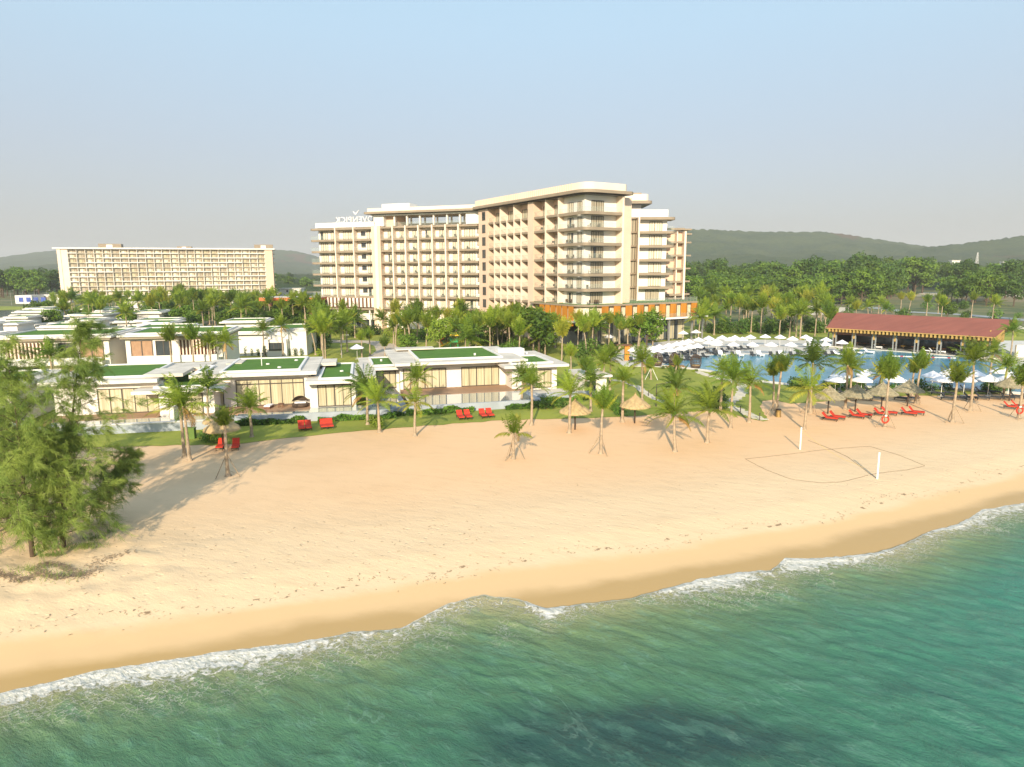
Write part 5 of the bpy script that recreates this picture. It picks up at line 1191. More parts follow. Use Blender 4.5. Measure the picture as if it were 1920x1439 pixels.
def bleaf_tree(seed, H, Rr, lm, n=1500, size=.55, trunk='trunk_dark', spread=1.0, base=.3):
    rs = np.random.RandomState(seed); R_ = root('tree', (0, 0, 0), 'x', 'tree', world_parts=False); mb = MB(); lobes = []
    mb.tube(trunk, [(0, 0, -.3), (.1, 0, H*.25), (0, .15, H*.5), (.1, 0, H*.8)], [H*.028, H*.022, H*.014, H*.004], 6)
    for i in range(8):
        a = i*2.4+rs.uniform(-.4, .4); z = H*(base+.6*i/8); r_ = Rr*(1-.55*abs(i/8-.35))*rs.uniform(.55, .85)*spread
        e = (math.cos(a)*r_, math.sin(a)*r_, z+H*.12); mb.tube(trunk, [(0, 0, z*.75), (e[0]*.5, e[1]*.5, z), e], [H*.012, H*.008, H*.003], 5)
        lobes.append((*e, Rr*rs.uniform(.38, .55), Rr*rs.uniform(.38, .55), H*rs.uniform(.10, .16)))
    lobes.append((0, 0, H*.86, Rr*.45, Rr*.45, H*.13)); lobes.append((0, 0, H*.62, Rr*.6, Rr*.6, H*.16))
    mb.build('trunk', R_); V, F = leafcloud(rs, lobes, n, size); npmesh('crown', V, F, [lm], R_); return R_
TP = [bleaf_tree(31, 11, 4.6, 'tree_leaf', 1500, .95), bleaf_tree(32, 14, 5.2, 'tree_leaf_dark', 1700, 1.0), bleaf_tree(33, 12.5, 5.6, 'tree_leaf', 1700, 1.0, spread=1.15), bleaf_tree(34, 9, 4.4, 'tree_leaf', 1200, .9), bleaf_tree(35, 13, 4.0, 'tree_leaf_dark', 1400, .9)]
BR = bleaf_tree(36, 8, 3.6, 'tree_leaf_bright', 1900, .5, 'trunk_palm'); 
def trees_in(x0, x1, y0, y1, n, label, group, scr, kinds, seed, avoid=None):
    rr_ = random.Random(seed); pts = []; tr = 0
    while len(pts) < n and tr < n*40:
        tr += 1; px = rr_.uniform(x0, x1); py = y0+(y1-y0)*rr_.random()**1.0; g = G(px, py)
        if any((g[0]-a)**2+(g[1]-b_)**2 < 30 for a, b_ in pts): continue
        if avoid and avoid(px, py): continue
        pts.append(g); s = rr_.uniform(*scr); place(TP[rr_.choice(kinds)], (*g, -.1), rr_.uniform(0, 6.28), (s*rr_.uniform(.9, 1.15), s*rr_.uniform(.9, 1.15), s), label, group)
trees_in(1272, 1960, 560, 573, 66, 'broad-crowned green tree on the near edge of the wood behind the pool garden', 'trees on the near edge of the wood', (.85, 1.25), [0, 2, 3], 41, lambda px, py: 1690 < px < 1775 and py > 548 or px > 1870 and py > 552)
trees_in(1268, 1990, 532, 561, 120, 'dark green tree standing within the wood right of the hotel', 'trees within the wood', (1.25, 1.7), [0, 1, 2, 4], 42, lambda px, py: 1690 < px < 1775 and py > 546)
trees_in(1600, 1735, 536, 556, 20, 'tall dark tree in the highest clump of the wood', 'trees of the highest clump', (1.6, 1.9), [1, 4, 2], 43)
trees_in(-40, 125, 536, 560, 38, 'green tree of the wood left of the far hotel block', 'trees left of the far hotel block', (1.1, 1.5), [0, 1, 2], 44)
trees_in(40, 580, 585, 632, 44, 'leafy tree squeezed between the white estate villas', 'trees between the estate villas', (.35, .6), [0, 3, 2], 47)
trees_in(510, 590, 532, 545, 10, 'tree between the far hotel block and the main hotel', 'trees between the two hotels', (.9, 1.2), [0, 1, 3], 45)
trees_in(300, 625, 574, 626, 62, 'leafy round tree in the garden before the far hotel block', 'leafy garden trees', (.32, .56), [0, 3, 2], 46)
for (px, py, s, lab, src) in [(825, 658, .85, 'bright yellow-green tree beside the playground slide', BR), (1850, 566, 1.2, 'bright light-green tree at the right of the wood', BR), (1010, 668, .72, 'dark round leafy tree behind the middle villa among palms', TP[2]), (1212, 655, .6, 'dark leafy tree before the glazed podium', TP[2]), (838, 642, .62, 'leafy tree taller than its palms at the hotel wing', TP[3]), (765, 665, .45, 'small loose tree on the lawn behind the middle villa', TP[3]), (1900, 575, .8, 'low dark spreading tree at the far right before the sand', TP[1]), (1775, 600, .62, 'round green tree behind the restaurant roof', TP[3]), (1595, 590, .5, 'small green tree by the left end of the restaurant roof', TP[3])]:
    g = G(px, py); place(src, (*g, 0), rnd.uniform(0, 6), s, lab)['category'] = 'tree'
for t_ in TP+[BR]:
    if not t_.get('used'): bpy.data.objects.remove(t_)
# shrubs
def shrub(seed, r, h, lm, n=380, size=.22):
    rs = np.random.RandomState(seed); R_ = root('shrub', (0, 0, 0), 'x', 'shrub', world_parts=False); V, F = leafcloud(rs, [(rs.uniform(-r, r)*.5, rs.uniform(-r, r)*.5, h*.5, r*.6, r*.6, h*.5) for i in range(4)], n, size); npmesh('foliage', V, F, [lm], R_)
    mb = MB()
    for i in range(4): a = i*1.6; mb.tube('trunk_dark', [(0, 0, -.05), (r*.4*math.cos(a), r*.4*math.sin(a), h*.6)], [.04, .015], 4)
    mb.build('stem', R_); return R_
SH = [shrub(51, 1.2, 1.5, 'shrub_leaf'), shrub(52, 1.0, 1.0, 'flower_leaf'), shrub(53, 1.5, 2.0, 'tree_leaf_dark', 500, .3), shrub(54, 1.1, 1.2, 'palm_leaf')]
CY = shrub(55, .45, 1.9, 'tree_leaf_dark', 260, .2)
def shrubs(poly_px, n, label, group, scr=(.8, 1.4), seed=1, kinds=(0, 1, 2, 3), avoid=None):
    rr_ = random.Random(seed)
    for i in range(n):
        a, b_, c_, d_ = poly_px; s, t_ = rr_.random(), rr_.random(); px = (a[0]*(1-s)+b_[0]*s)*(1-t_)+(d_[0]*(1-s)+c_[0]*s)*t_; py = (a[1]*(1-s)+b_[1]*s)*(1-t_)+(d_[1]*(1-s)+c_[1]*s)*t_
        g = G(px, py)
        if avoid and avoid(*g): continue
        place(SH[rr_.choice(kinds)], (*g, 0), rr_.uniform(0, 6.28), rr_.uniform(*scr), label, group)
shrubs([(620, 622), (900, 624), (1020, 650), (640, 630)], 34, 'rounded green shrub in the bed along the foot of the hotel', 'shrubs at the foot of the hotel', (1.1, 2.0), 1, avoid=hotel_zone)
shrubs([(880, 660), (1110, 690), (1140, 662), (900, 640)], 26, 'dark green shrub under the palms between villa and podium', 'shrubs under the palms', (1.0, 1.7), 2, avoid=hotel_zone)
shrubs([(1290, 627), (1560, 628), (1560, 620), (1290, 620)], 26, 'low green shrub in the bed behind the pool parasols', 'shrubs behind the pool parasols', (1.2, 2.0), 3, (0, 2), avoid=hotel_zone)
shrubs([(1480, 730), (1760, 733), (1900, 737), (1480, 725)], 34, 'green shrub along the near rim of the pool', 'shrubs along the near rim of the pool', (.6, .85), 4, (0, 2))
shrubs([(1240, 693), (1340, 706), (1345, 701), (1245, 689)], 14, 'low tuft along the pool rim beside the wicker pods', 'tufts beside the wicker pods', (.3, .5), 5, (1, 3))
shrubs([(300, 590), (620, 622), (620, 600), (320, 574)], 46, 'dark green shrub beneath the palms of the inner garden', 'shrubs of the inner garden', (1.5, 2.6), 6, avoid=hotel_zone)
shrubs([(60, 585), (300, 590), (520, 575), (60, 570)], 24, 'bushy growth under the palms before the far hotel block', 'bushes before the far hotel block', (1.3, 2.1), 7)
shrubs([(570, 655), (600, 672), (620, 640), (580, 640)], 12, 'lush green shrub at the end of the long white wall', 'shrubs at the end of the white wall', (1.2, 2.0), 8, (0, 2, 3))
shrubs([(1290, 603), (1940, 612), (1940, 576), (1290, 577)], 30, 'scrubby bush on the dry ground before the wood', 'bushes before the wood', (1.2, 2.4), 9, (0, 2, 1))
shrubs([(250, 640), (330, 655), (560, 655), (420, 625)], 14, 'garden shrub against the white villa walls', 'shrubs against the villa walls', (.9, 1.4), 10, (0, 1))
shrubs([(380, 832), (420, 836), (430, 826), (385, 822)], 6, 'yellow-green shrub on the lawn left of the leftmost thatched umbrella', 'shrubs left of the thatched umbrella', (.5, .8), 11, (0, 3))
shrubs([(1005, 770), (1060, 770), (1055, 760), (1005, 757)], 7, 'flowering garden shrub below the right wing of the middle villa', 'shrubs below the right wing', (.7, 1.0), 12, (0, 1))
shrubs([(1120, 742), (1150, 770), (1165, 780), (1140, 740)], 7, 'loose green shrub behind the second straw umbrella', 'shrubs behind the straw umbrella', (.5, .9), 13, (0, 3))
shrubs([(692, 800), (705, 812), (715, 800), (700, 790)], 3, 'pale shrub at the foot of the windswept palm pair', 'shrubs at the windswept palms', (.7, .9), 14, (3,))
shrubs([(1330, 757), (1350, 768), (1365, 758), (1345, 750)], 4, 'small dark shrub beside the winding stone path', 'shrubs beside the stone path', (.6, .9), 15, (2,))
for i in range(16):
    u = 392+i*11.5; g = G(u, 668); place(CY, (*g, 0), i, rnd.uniform(.7, 1.15), 'small pointed shrub in the row before the long white wall', 'row of small pointed shrubs')
for t_ in SH:
    if not t_.get('used'): bpy.data.objects.remove(t_)
def hedge(fr, u0, u1, v0, v1, h, label, seed):
    rs = np.random.RandomState(seed); L = abs(u1-u0); n = int(L*(h*2+abs(v1-v0))*95); R_ = root('hedge', fr.w((u0+u1)/2, (v0+v1)/2, 0), label, 'hedge')
    u = rs.uniform(u0, u1, n); v = rs.uniform(v0, v1, n); z = rs.uniform(0, 1, n)**.7*h*(.8+.35*np.sin(u*1.7+seed)*np.sin(u*.6)); nr = rs.normal(size=(n, 3))
    C = np.array([fr.w(a, b_, c_) for a, b_, c_ in zip(u, v, z)]); a = np.cross(nr, rs.normal(size=(n, 3))); a /= np.linalg.norm(a, axis=1)[:, None]; nr /= np.linalg.norm(nr, axis=1)[:, None]; b_ = np.cross(nr, a); s = .15*rs.uniform(.6, 1.4, n)[:, None]
    V = np.stack([C-a*s, C+b_*s*.6, C+a*s, C-b_*s*.6], 1).reshape(-1, 3); npmesh('foliage', V, np.arange(4*n).reshape(-1, 4), ['shrub_leaf'], R_)
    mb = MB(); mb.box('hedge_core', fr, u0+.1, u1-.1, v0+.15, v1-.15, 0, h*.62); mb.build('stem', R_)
hedge(V1F, -8.5, -1.0, 2.75, 3.5, .75, 'clipped hedge below the day bed villa pool, left stretch', 1); hedge(V1F, .5, 9.2, 2.75, 3.45, .7, 'clipped hedge below the day bed villa pool, right stretch', 2)
hedge(V1F, -14.5, -9.2, 2.8, 3.6, .7, 'hedge before the slate garden wall', 5)
hedge(VF, -13.6, -5.5, 2.1, 2.9, .8, 'clipped hedge below the middle villa pool, left stretch', 3); hedge(VF, -1.5, 3.4, 2.1, 2.9, .8, 'clipped hedge below the middle villa pool, right stretch', 4); hedge(VF, -17.6, -13.8, 2.1, 2.8, .6, 'low hedge between the two front villas', 6)
hedge(VF, 4.2, 11.5, -1.4, -.7, .6, 'hedge below the side terrace right of the middle villa', 7)

# feathery casuarina trees, left foreground
def casuarina(loc, H, lean, seed, label, R0, nb=60, zlo=.18, bias=(0, 0), dense=1.0, fol='casuarina_leaf', dropx=None):
    rs = np.random.RandomState(seed); R_ = root('casuarina_tree', loc, label, 'tree', 'feathery trees in the left foreground', world_parts=False); mb = MB()
    tp = [np.array([lean[0]*t_**1.4, lean[1]*t_**1.4, H*t_])+np.array([.15*math.sin(t_*6+seed), .12*math.sin(t_*5+seed*2), 0])*t_ for t_ in np.linspace(0, 1, 14)]
    mb.tube('trunk_dark', [tuple(p-np.array([0, 0, .3 if i == 0 else 0])) for i, p in enumerate(tp)], [max(.012, .15*(H/12)*(1-t_)**1.1) for t_ in np.linspace(0, 1, 14)], 7)
    segs = []; bm_ = MB()
    for i in range(nb):
        t_ = zlo+(1-zlo)*((i+rs.uniform(0, .8))/nb); f = t_*13; k = min(12, int(f)); p = tp[k]*(1-(f-k))+tp[k+1]*(f-k)
        az = i*2.4+rs.uniform(-.5, .5); prof = (1-t_)**.58*min(1, .45+t_*2.2); L = R0*(prof*1.0+.14)*rs.uniform(.55, 1.35)
        e = math.radians(rs.uniform(12, 68)); d = np.array([math.cos(az)*math.cos(e)+bias[0], math.sin(az)*math.cos(e)+bias[1], math.sin(e)]); d /= np.linalg.norm(d)
        pts = [p.copy()]; q = p.copy(); n = 6; dd = d.copy()
        for j in range(n): dd = dd+np.array([.03, 0, -.05-.10*j/n])+rs.normal(size=3)*.17; dd /= np.linalg.norm(dd); q = q+dd*L/n; pts.append(q.copy())
        bm_.tube('trunk_dark', [tuple(a) for a in pts], [max(.008, .035*(1-j/n)*(1-t_*.5)) for j in range(n+1)], 4, cap=False)
        for j in range(1, n+1):
            for s_ in range((2 if rs.rand() < .8 else 0) if j < n else 3):
                a = rs.normal(size=3); a[2] = a[2]*.9+.15; a = a/np.linalg.norm(a)+dd*.45+np.array([.15, 0, 0]); a /= np.linalg.norm(a); l2 = L*.27*rs.uniform(.25, 1.5)*(1.1-.5*j/n)+.18
                segs.append((pts[j], a, l2))
    mb.build('trunk', R_, True); bm_.build('branches', R_)
    S0 = np.array([s_[0] for s_ in segs]); SD = np.array([s_[1] for s_ in segs]); SL = np.array([s_[2] for s_ in segs])
    m_ = int(50*dense); ns_ = len(segs); t_ = rs.uniform(.0, 1, (ns_, m_)); base = S0[:, None, :]+SD[:, None, :]*(SL[:, None]*t_)[..., None]; base[..., 2] -= (t_**2)*SL[:, None]*.4; base += rs.normal(size=base.shape)*.05
    base = base.reshape(-1, 3); dirs = np.repeat(SD, m_, 0)+rs.normal(size=(ns_*m_, 3))*.5+np.array([.3, 0, -.35]); dirs /= np.linalg.norm(dirs, axis=1)[:, None]
    ln = rs.uniform(.16, .46, len(base))[:, None]; sd_ = np.cross(dirs, rs.normal(size=dirs.shape)); sd_ /= np.linalg.norm(sd_, axis=1)[:, None]; w = rs.uniform(.005, .012, len(base))[:, None]
    tip = base+dirs*ln+np.array([0, 0, -.05]); V = np.stack([base-sd_*w, base+sd_*w, tip+sd_*w*.4, tip-sd_*w*.4], 1).reshape(-1, 3)
    npmesh('foliage', V, np.arange(len(V)).reshape(-1, 4), [fol], R_)
def cz(px, py): g = G(px, py); return (*g, float(beach_z(*g))-.05)
casuarina(cz(62, 1046), 12.6, (-.6, .8), 61, 'tallest left feathery tree, its dark trunk foremost on the sand', 3.6, 70, .08)
casuarina(cz(118, 1030), 14.0, (2.2, 1.2), 62, 'feathery tree leaning right with its thin top before the slatted villas', 3.8, 72, .07, bias=(.25, 0), dense=1.0)
casuarina(cz(84, 1034), 7.6, (1.6, -.3), 63, 'shorter bushy feathery tree between the two leaning trunks', 3.3, 54, .07, bias=(.15, 0))
casuarina(cz(-8, 1000), 10.2, (.3, .6), 64, 'feathery tree cut by the left edge of the view', 3.4, 64, .07)
casuarina(cz(15, 985), 8.0, (.5, .8), 65, 'feathery tree set back behind the leftmost trunks', 3.0, 40, .1)
casuarina(cz(-45, 930), 11, (.2, .5), 66, 'feathery tree at the far left behind the others', 3.4, 50, .15)
casuarina(cz(165, 985), 5.0, (2.9, .5), 67, 'low feathery sapling reaching out to the right over the sand', 2.6, 40, .15, bias=(.5, 0))
# grass tufts on the hummock
rs = np.random.RandomState(8); n = 900; C = []
for (px, py, r_, k) in [(158, 1030, .8, 320), (100, 1045, .5, 120), (110, 1085, 1.2, 160), (180, 1012, .7, 150), (60, 1075, 1.0, 150)]:
    g = G(px, py)
    for i in range(k): C.append((g[0]+rs.normal()*r_*.7, g[1]+rs.normal()*r_*.4))
C = np.array(C); zz = beach_z(C[:, 0], C[:, 1]); B = np.stack([C[:, 0], C[:, 1], zz-.02], 1); T = B+np.stack([rs.normal(size=len(C))*.12, rs.normal(size=len(C))*.12, rs.uniform(.1, .32, len(C))], 1); w = np.array([.012, .004, 0])
npmesh('grass_tufts', np.stack([B-w, B+w, T+w*.3, T-w*.3], 1).reshape(-1, 3), np.arange(4*len(C)).reshape(-1, 4), ['casuarina_leaf'], kind='stuff')['label'] = 'sparse dune grass at the foot of the feathery trees'

rs = np.random.RandomState(12); C = []; A_ = []
for pl, cnt_, sp in [([(-30, 1078), (10, 1084), (45, 1092), (75, 1080), (110, 1088), (150, 1080)], 1500, .16), ([(70, 1075), (90, 1062), (120, 1068), (160, 1085)], 700, .16), ([(140, 1085), (175, 1075), (185, 1055), (240, 1040)], 400, .25)]:
    P = [G(*p) for p in pl]
    for i in range(cnt_):
        k = rs.randint(len(P)-1); t_ = rs.rand(); C.append((P[k][0]*(1-t_)+P[k+1][0]*t_+rs.normal()*sp*1.5, P[k][1]*(1-t_)+P[k+1][1]*t_+rs.normal()*sp))
for i in range(380):
    x_ = rs.uniform(-30, 45); C.append((x_, float(shys(x_))+4.6/.93+rs.normal()*.25+.8*math.sin(x_*.5)))
for i in range(330): C.append((rs.uniform(-32, 0), rs.uniform(30, 45)))
for i in range(90): C.append((rs.uniform(-5, 45), rs.uniform(40, 62)))
C = np.array(C); C = C[shore_d(C[:, 0], C[:, 1]) > 3.2]; zz = beach_z(C[:, 0], C[:, 1])+.012; n = len(C); a = rs.uniform(0, 6.28, n); L_ = rs.uniform(.02, .10, n); w = rs.uniform(.008, .028, n)
d = np.stack([np.cos(a)*L_, np.sin(a)*L_, np.zeros(n)], 1); e = np.stack([-np.sin(a)*w, np.cos(a)*w, np.zeros(n)], 1); B = np.stack([C[:, 0], C[:, 1], zz], 1); up_ = np.array([0, 0, .03])
npmesh('beach_debris', np.stack([B-d-e, B+d-e+up_, B+d+e+up_, B-d+e], 1).reshape(-1, 3), np.arange(4*n).reshape(-1, 4), ['prop_wood'], kind='stuff')['label'] = 'twigs and dry weed scattered in lines over the sand'

# ------------------------------------------------------------------ FURNITURE AND SMALL THINGS
def bz(g): return float(beach_z(*g)) if g[1] < 76 else .035
ORD = ['first', 'second', 'third', 'fourth', 'fifth', 'sixth', 'seventh', 'eighth', 'ninth', 'tenth', 'eleventh', 'twelfth', 'thirteenth', 'fourteenth', 'fifteenth', 'sixteenth', 'seventeenth']
def thatch(loc, label, old=False, sc=1.0):
    o = root('thatched_umbrella', loc, label, 'beach umbrella', 'thatched beach umbrellas', world_parts=False); m_ = 'thatch_old' if old else 'thatch'; rs = random.Random(len(label)); seg = 36
    mb = MB(); mb.tube('dark_wood', [(0, 0, -.2), (0, 0, 2.3*sc)], .085, 8); mb.build('pole', o)
    mb = MB(); prof = [(.05, 3.35), (.2, 3.15), (.75, 2.72), (1.3, 2.32), (1.62, 2.08), (1.70, 1.93), (1.55, 1.98), (.1, 2.9)] if not old else [(.05, 3.3), (.14, 3.12), (.7, 2.68), (1.3, 2.25), (1.78, 1.97), (1.8, 1.9), (1.7, 1.93), (.1, 2.8)]
    k0 = len(mb.v); mi = mb.mi(m_); n = len(prof)
    for (r_, z) in prof:
        for j in range(seg): a = 2*math.pi*j/seg; q = 1+(rs.uniform(-.03, .03)); dz = rs.uniform(-.05, .04) if r_ > 1.2 else 0; mb.v.append((r_*q*math.cos(a)*sc, r_*q*math.sin(a)*sc, (z+dz)*sc))
    for i in range(n-1):
        for j in range(seg): a = k0+i*seg+j; b_ = k0+i*seg+(j+1) % seg; mb.f.append((a, b_, b_+seg, a+seg)); mb.m.append(mi)
    mb.build('canopy', o)
    mb = MB()   # straw fringe and topknot
    for j in range(150): a = 2*math.pi*j/150; r_ = (1.66 if not old else 1.77)*sc; z = (2.0 if not old else 1.95)*sc; l_ = rs.uniform(.1, .24); mb.quad([(r_*math.cos(a-.02), r_*math.sin(a-.02), z), (r_*math.cos(a+.02), r_*math.sin(a+.02), z), (r_*1.05*math.cos(a), r_*1.05*math.sin(a), z-l_)], m_)
    for j in range(14): a = j*.45; mb.quad([(.05*math.cos(a), .05*math.sin(a), 3.25*sc), (.05*math.cos(a+.6), .05*math.sin(a+.6), 3.25*sc), (.14*math.cos(a), .14*math.sin(a), 3.55*sc)], m_)
    mb.build('fringe', o)
    if old:
        mb = MB()
        for rr_, z in ((.72, 2.69), (1.3, 2.28)): mb.tube('thatch_band', [(rr_*1.01*math.cos(2*math.pi*j/16), rr_*1.01*math.sin(2*math.pi*j/16), z+.03) for j in range(17)], .022, 4)
        for j in range(8): a = j*math.pi/4; mb.tube('thatch_band', [(.1*math.cos(a), .1*math.sin(a), 3.25), (.72*math.cos(a), .72*math.sin(a), 2.74), (1.3*math.cos(a), 1.3*math.sin(a), 2.31), (1.8*math.cos(a), 1.8*math.sin(a), 1.97)], .018, 4)
        mb.build('binding', o)
    return o
for (px, py, lab, old) in [(1078, 806, 'golden straw umbrella nearest the middle villa, empty beneath', False), (1190, 794, 'golden straw umbrella on the lawn edge right of the propped palm', False), (419, 842, 'straw umbrella behind the propped palm, over two red loungers', False),
                           (1552, 776, 'grey thatched umbrella leftmost of the four on the sand', True), (1603, 772, 'second of the four grey thatched umbrellas on the sand', True), (1652, 768, 'third grey thatched umbrella, behind the palm with the life ring', True), (1701, 762, 'fourth of the grey thatched umbrellas, right of the life ring palm', True), (1892, 752, 'grey thatched umbrella alone in the shade at the right', True)]:
    g = G(px, py); thatch((*g, bz(g)), lab, old)
g = G(412, 822); thatch((*g, .03), 'second straw umbrella half hidden at the lawn edge on the left', False, .9)
def lounger(m_c, m_f, wid=.66, L=1.95, back=.72):
    o = root('sun_lounger', (0, 0, 0), 'x', 'sun lounger', world_parts=False)
    mb = MB(); mb.box(m_c, WF, -wid/2, wid/2, 0, L*.62, .30, .42); mb.build('seat', o)
    mb = MB(); c_, s_ = math.cos(.85), math.sin(.85)
    a0 = (0, .30); k = len(mb.v); P = []
    for (t_, h_) in ((0, 0), (back, 0), (back, .11), (0, .11)): P.append((a0[0]+t_*c_-h_*s_, a0[1]+t_*s_+h_*c_))
    vs = [(-wid/2, -0+p[0]+.0, p[1]) for p in P]+[(wid/2, p[0], p[1]) for p in P]
    mb.v += [(x_, y_, z_) for x_, y_, z_ in vs]; mi = mb.mi(m_c)
    for q in ((0, 1, 2, 3), (7, 6, 5, 4), (0, 4, 5, 1), (1, 5, 6, 2), (2, 6, 7, 3), (3, 7, 4, 0)): mb.f.append(tuple(k+i for i in q)); mb.m.append(mi)
    mb.build('backrest', o)
    mb = MB(); mb.box(m_f, WF, -wid/2, wid/2, -.45, L*.62, .24, .295); mb.build('frame', o)
    for sx_ in (-1, 1):
        for y_ in (L*.58, -.35): mb = MB(); mb.box(m_f, WF, sx_*(wid/2-.04)-.03, sx_*(wid/2-.04)+.03, y_-.03, y_+.03, 0, .24); mb.build('leg', o)
    return o
# box v is measured toward -Y, so the foot end points to the sea at rotation 0
RL = lounger('red_cushion', 'dark_wood')
for (px, py, rz, lab, h) in [(565, 803, .35, 'red lounger first from the left on the lawn below the day bed villa', 0), (578, 802, .35, 'red lounger second from the left on the lawn below the day bed villa', 0), (606, 800, .35, 'red lounger third from the left on the lawn below the day bed villa', 0), (618, 799, .35, 'red lounger fourth from the left, closest to the hedge gap of the day bed villa', 0),
                         (862, 783, .3, 'red lounger first from the left on the lawn below the middle villa', 0), (876, 782, .3, 'red lounger second from the left on the lawn below the middle villa', 0), (904, 780, .3, 'red lounger third from the left on the lawn below the middle villa', 0), (917, 779, .3, 'red lounger fourth from the left on the lawn below the middle villa', 0),
                         (416, 838, .2, 'red lounger behind the propped palm under the leftmost straw umbrella', 0), (443, 838, .3, 'red lounger on the right under the leftmost straw umbrella', 0)]:
    g = G(px, py+2); place(RL, (*g, bz(g)), rz, 1.0, lab, 'red beach loungers')
names = ['leftmost grey thatched umbrella', 'second grey thatched umbrella', 'third grey thatched umbrella', 'fourth grey thatched umbrella', 'lone grey thatched umbrella at the right']
for (px, py), nm in zip([(1549, 785), (1599, 781), (1646, 777), (1697, 776), (1889, 764)], names):
    for k, sd_ in enumerate(('left', 'right')):
        g = G(px+k*14, py-k*2+3); place(RL, (*g, bz(g)), .95, 1.0, 'red lounger, %s one of the pair under the %s' % (sd_, nm), 'red beach loungers')
DL = lounger('charcoal', 'charcoal'); WLg = lounger('white_plastic', 'white_plastic', .75)
def parasol(mc):
    o = root('parasol', (0, 0, 0), 'x', 'parasol', world_parts=False); mb = MB(); mb.tube('lime_paint', [(0, 0, 0), (0, 0, 2.95)], .035, 6); mb.build('pole', o)
    mb = MB(); n = 8; R_ = 1.42
    for j in range(n):
        a, b_ = 2*math.pi*j/n+.39, 2*math.pi*(j+1)/n+.39; p = (R_*math.cos(a), R_*math.sin(a), 2.2); q = (R_*math.cos(b_), R_*math.sin(b_), 2.2)
        mb.quad([p, q, (0, 0, 2.95)], mc); mb.quad([(p[0], p[1], 2.08), (q[0], q[1], 2.08), q, p], mc)
        mb.quad([(p[0]*.96, p[1]*.96, 2.17), (0, 0, 2.88), (q[0]*.96, q[1]*.96, 2.17)], 'grey_canvas')
    mb.build('canopy', o); mb = MB(); mb.box('metal_grey', WF, -.35, .35, -.35, .35, 0, .08); mb.build('base', o); return o
PW, PG_ = parasol('white_canvas'), parasol('grey_canvas')
rowsU = {
 'back row among the palms behind the pool': [(1329, 634, 1), (1354, 633, 1), (1378, 633, 0), (1407, 632, 0), (1435, 631, 0), (1463, 632, 0), (1486, 635, 0), (1511, 632, 0), (1549, 637, 0)],
 'second row behind the pool': [(1310, 637, 0), (1368, 636.5, 0), (1392, 636, 1), (1344, 640, 0), (1329, 642, 0), (1520, 636.5, 0)],
 'front row along the far pool edge': [(1343, 644.5, 0), (1375, 646, 0), (1411, 646, 0), (1446, 646, 0), (1483, 646, 0), (1517, 645, 0), (1547, 645, 0), (1579, 642, 0)],
 'rear line on terrace left of pool': [(1222, 653, 0), (1236, 650.5, 0), (1254, 648, 0), (1269, 645, 0), (1280, 643, 0), (1291, 640, 0)],
 'front line on terrace left of pool': [(1188, 655.5, 0), (1233, 658, 0), (1256, 656, 0), (1277, 653.5, 0), (1294, 650, 0), (1308, 648.5, 0)],
 'terrace before the glazed podium': [(1142, 631, 0), (1184, 627, 0), (1281, 624, 0), (1305, 622, 0)],
 'rear row on the near pool lawn': [(1577, 706, 0), (1625, 703, 0), (1749, 706, 0), (1782, 701, 0), (1830, 704, 0), (1877, 699, 0)],
 'front row on the near pool lawn': [(1567, 714, 0), (1616, 714, 0), (1681, 714, 0), (1767, 714, 0), (1809, 713, 0), (1855, 713, 0), (1893, 711, 0)]}
for rn, lst in rowsU.items():
    lst = sorted(lst)
    for i, (px, py, gk) in enumerate(lst):
        g = G(px, py, 2.2); z0_ = .1 if py < 700 else .035
        place(PG_ if gk else PW, (*g, z0_), i*.3, 1.0 if 'near' in rn else .88, '%s parasol, %s from left in %s' % ('grey-white' if gk else 'white', ORD[i], rn), 'white pool parasols')
        near = 'near' in rn
        if 'podium' in rn: continue
        for k in range(2):
            if near: place(DL, (g[0]-.9+k*1.5, g[1]-2.2, z0_), .9, 1.0, 'dark lounger of the pair below the %s parasol in the %s' % (ORD[i], rn.split(' on ')[0]+' of the lawn'), 'dark pool loungers')
            elif 'front' in rn or 'rear line' in rn or 'second' in rn: place(DL, (g[0]-.7+k*1.4, g[1]-2.0, z0_), .0 if 'pool edge' in rn else .5, 1.0, 'dark lounger paired under the %s parasol, %s' % (ORD[i], rn), 'dark pool loungers')
g = G(669, 653, 2.2); place(PW, (*g, .05), 0, 1.0, 'small white parasol beside the curving garden path')
for i, (px, py) in enumerate([(1351, 669), (1385, 669), (1423, 669), (1464, 669), (1500, 668), (1567, 668), (1602, 665), (1625, 664)]):
    g = G(px, py); place(WLg, (*g, .12), .1 if i < 4 else .9, 1.15, 'white in-pool lounger, %s from the left along the far pool edge' % ORD[i], 'white in-pool loungers')
for i, u in enumerate([.60, .64, .68, .79, .85, .30]):
    p = Rf.w(uL+(uR-uL)*u, -1.3, .28); place(WLg, p, 1.2, 1.0, 'white lounge chair inside the open restaurant, beside its dark bay', 'chairs inside the restaurant')
for i in range(14):
    p = Rf.w(uL+3+(uR-uL-7)*i/13, -3.2, .28)
    o = root('dining_table', p, 'dark dining table in the shade of the open restaurant', 'table', 'dining tables in the restaurant', world_parts=False)
    mb = MB(); mb.box('yellow_wood' if i % 3 == 0 else 'brown_fin', WF, -.6, .6, -.4, .4, .7, .75); mb.build('table_top', o); mb = MB(); mb.box('dark_wood', WF, -.05, .05, -.05, .05, 0, .7); mb.build('leg', o)
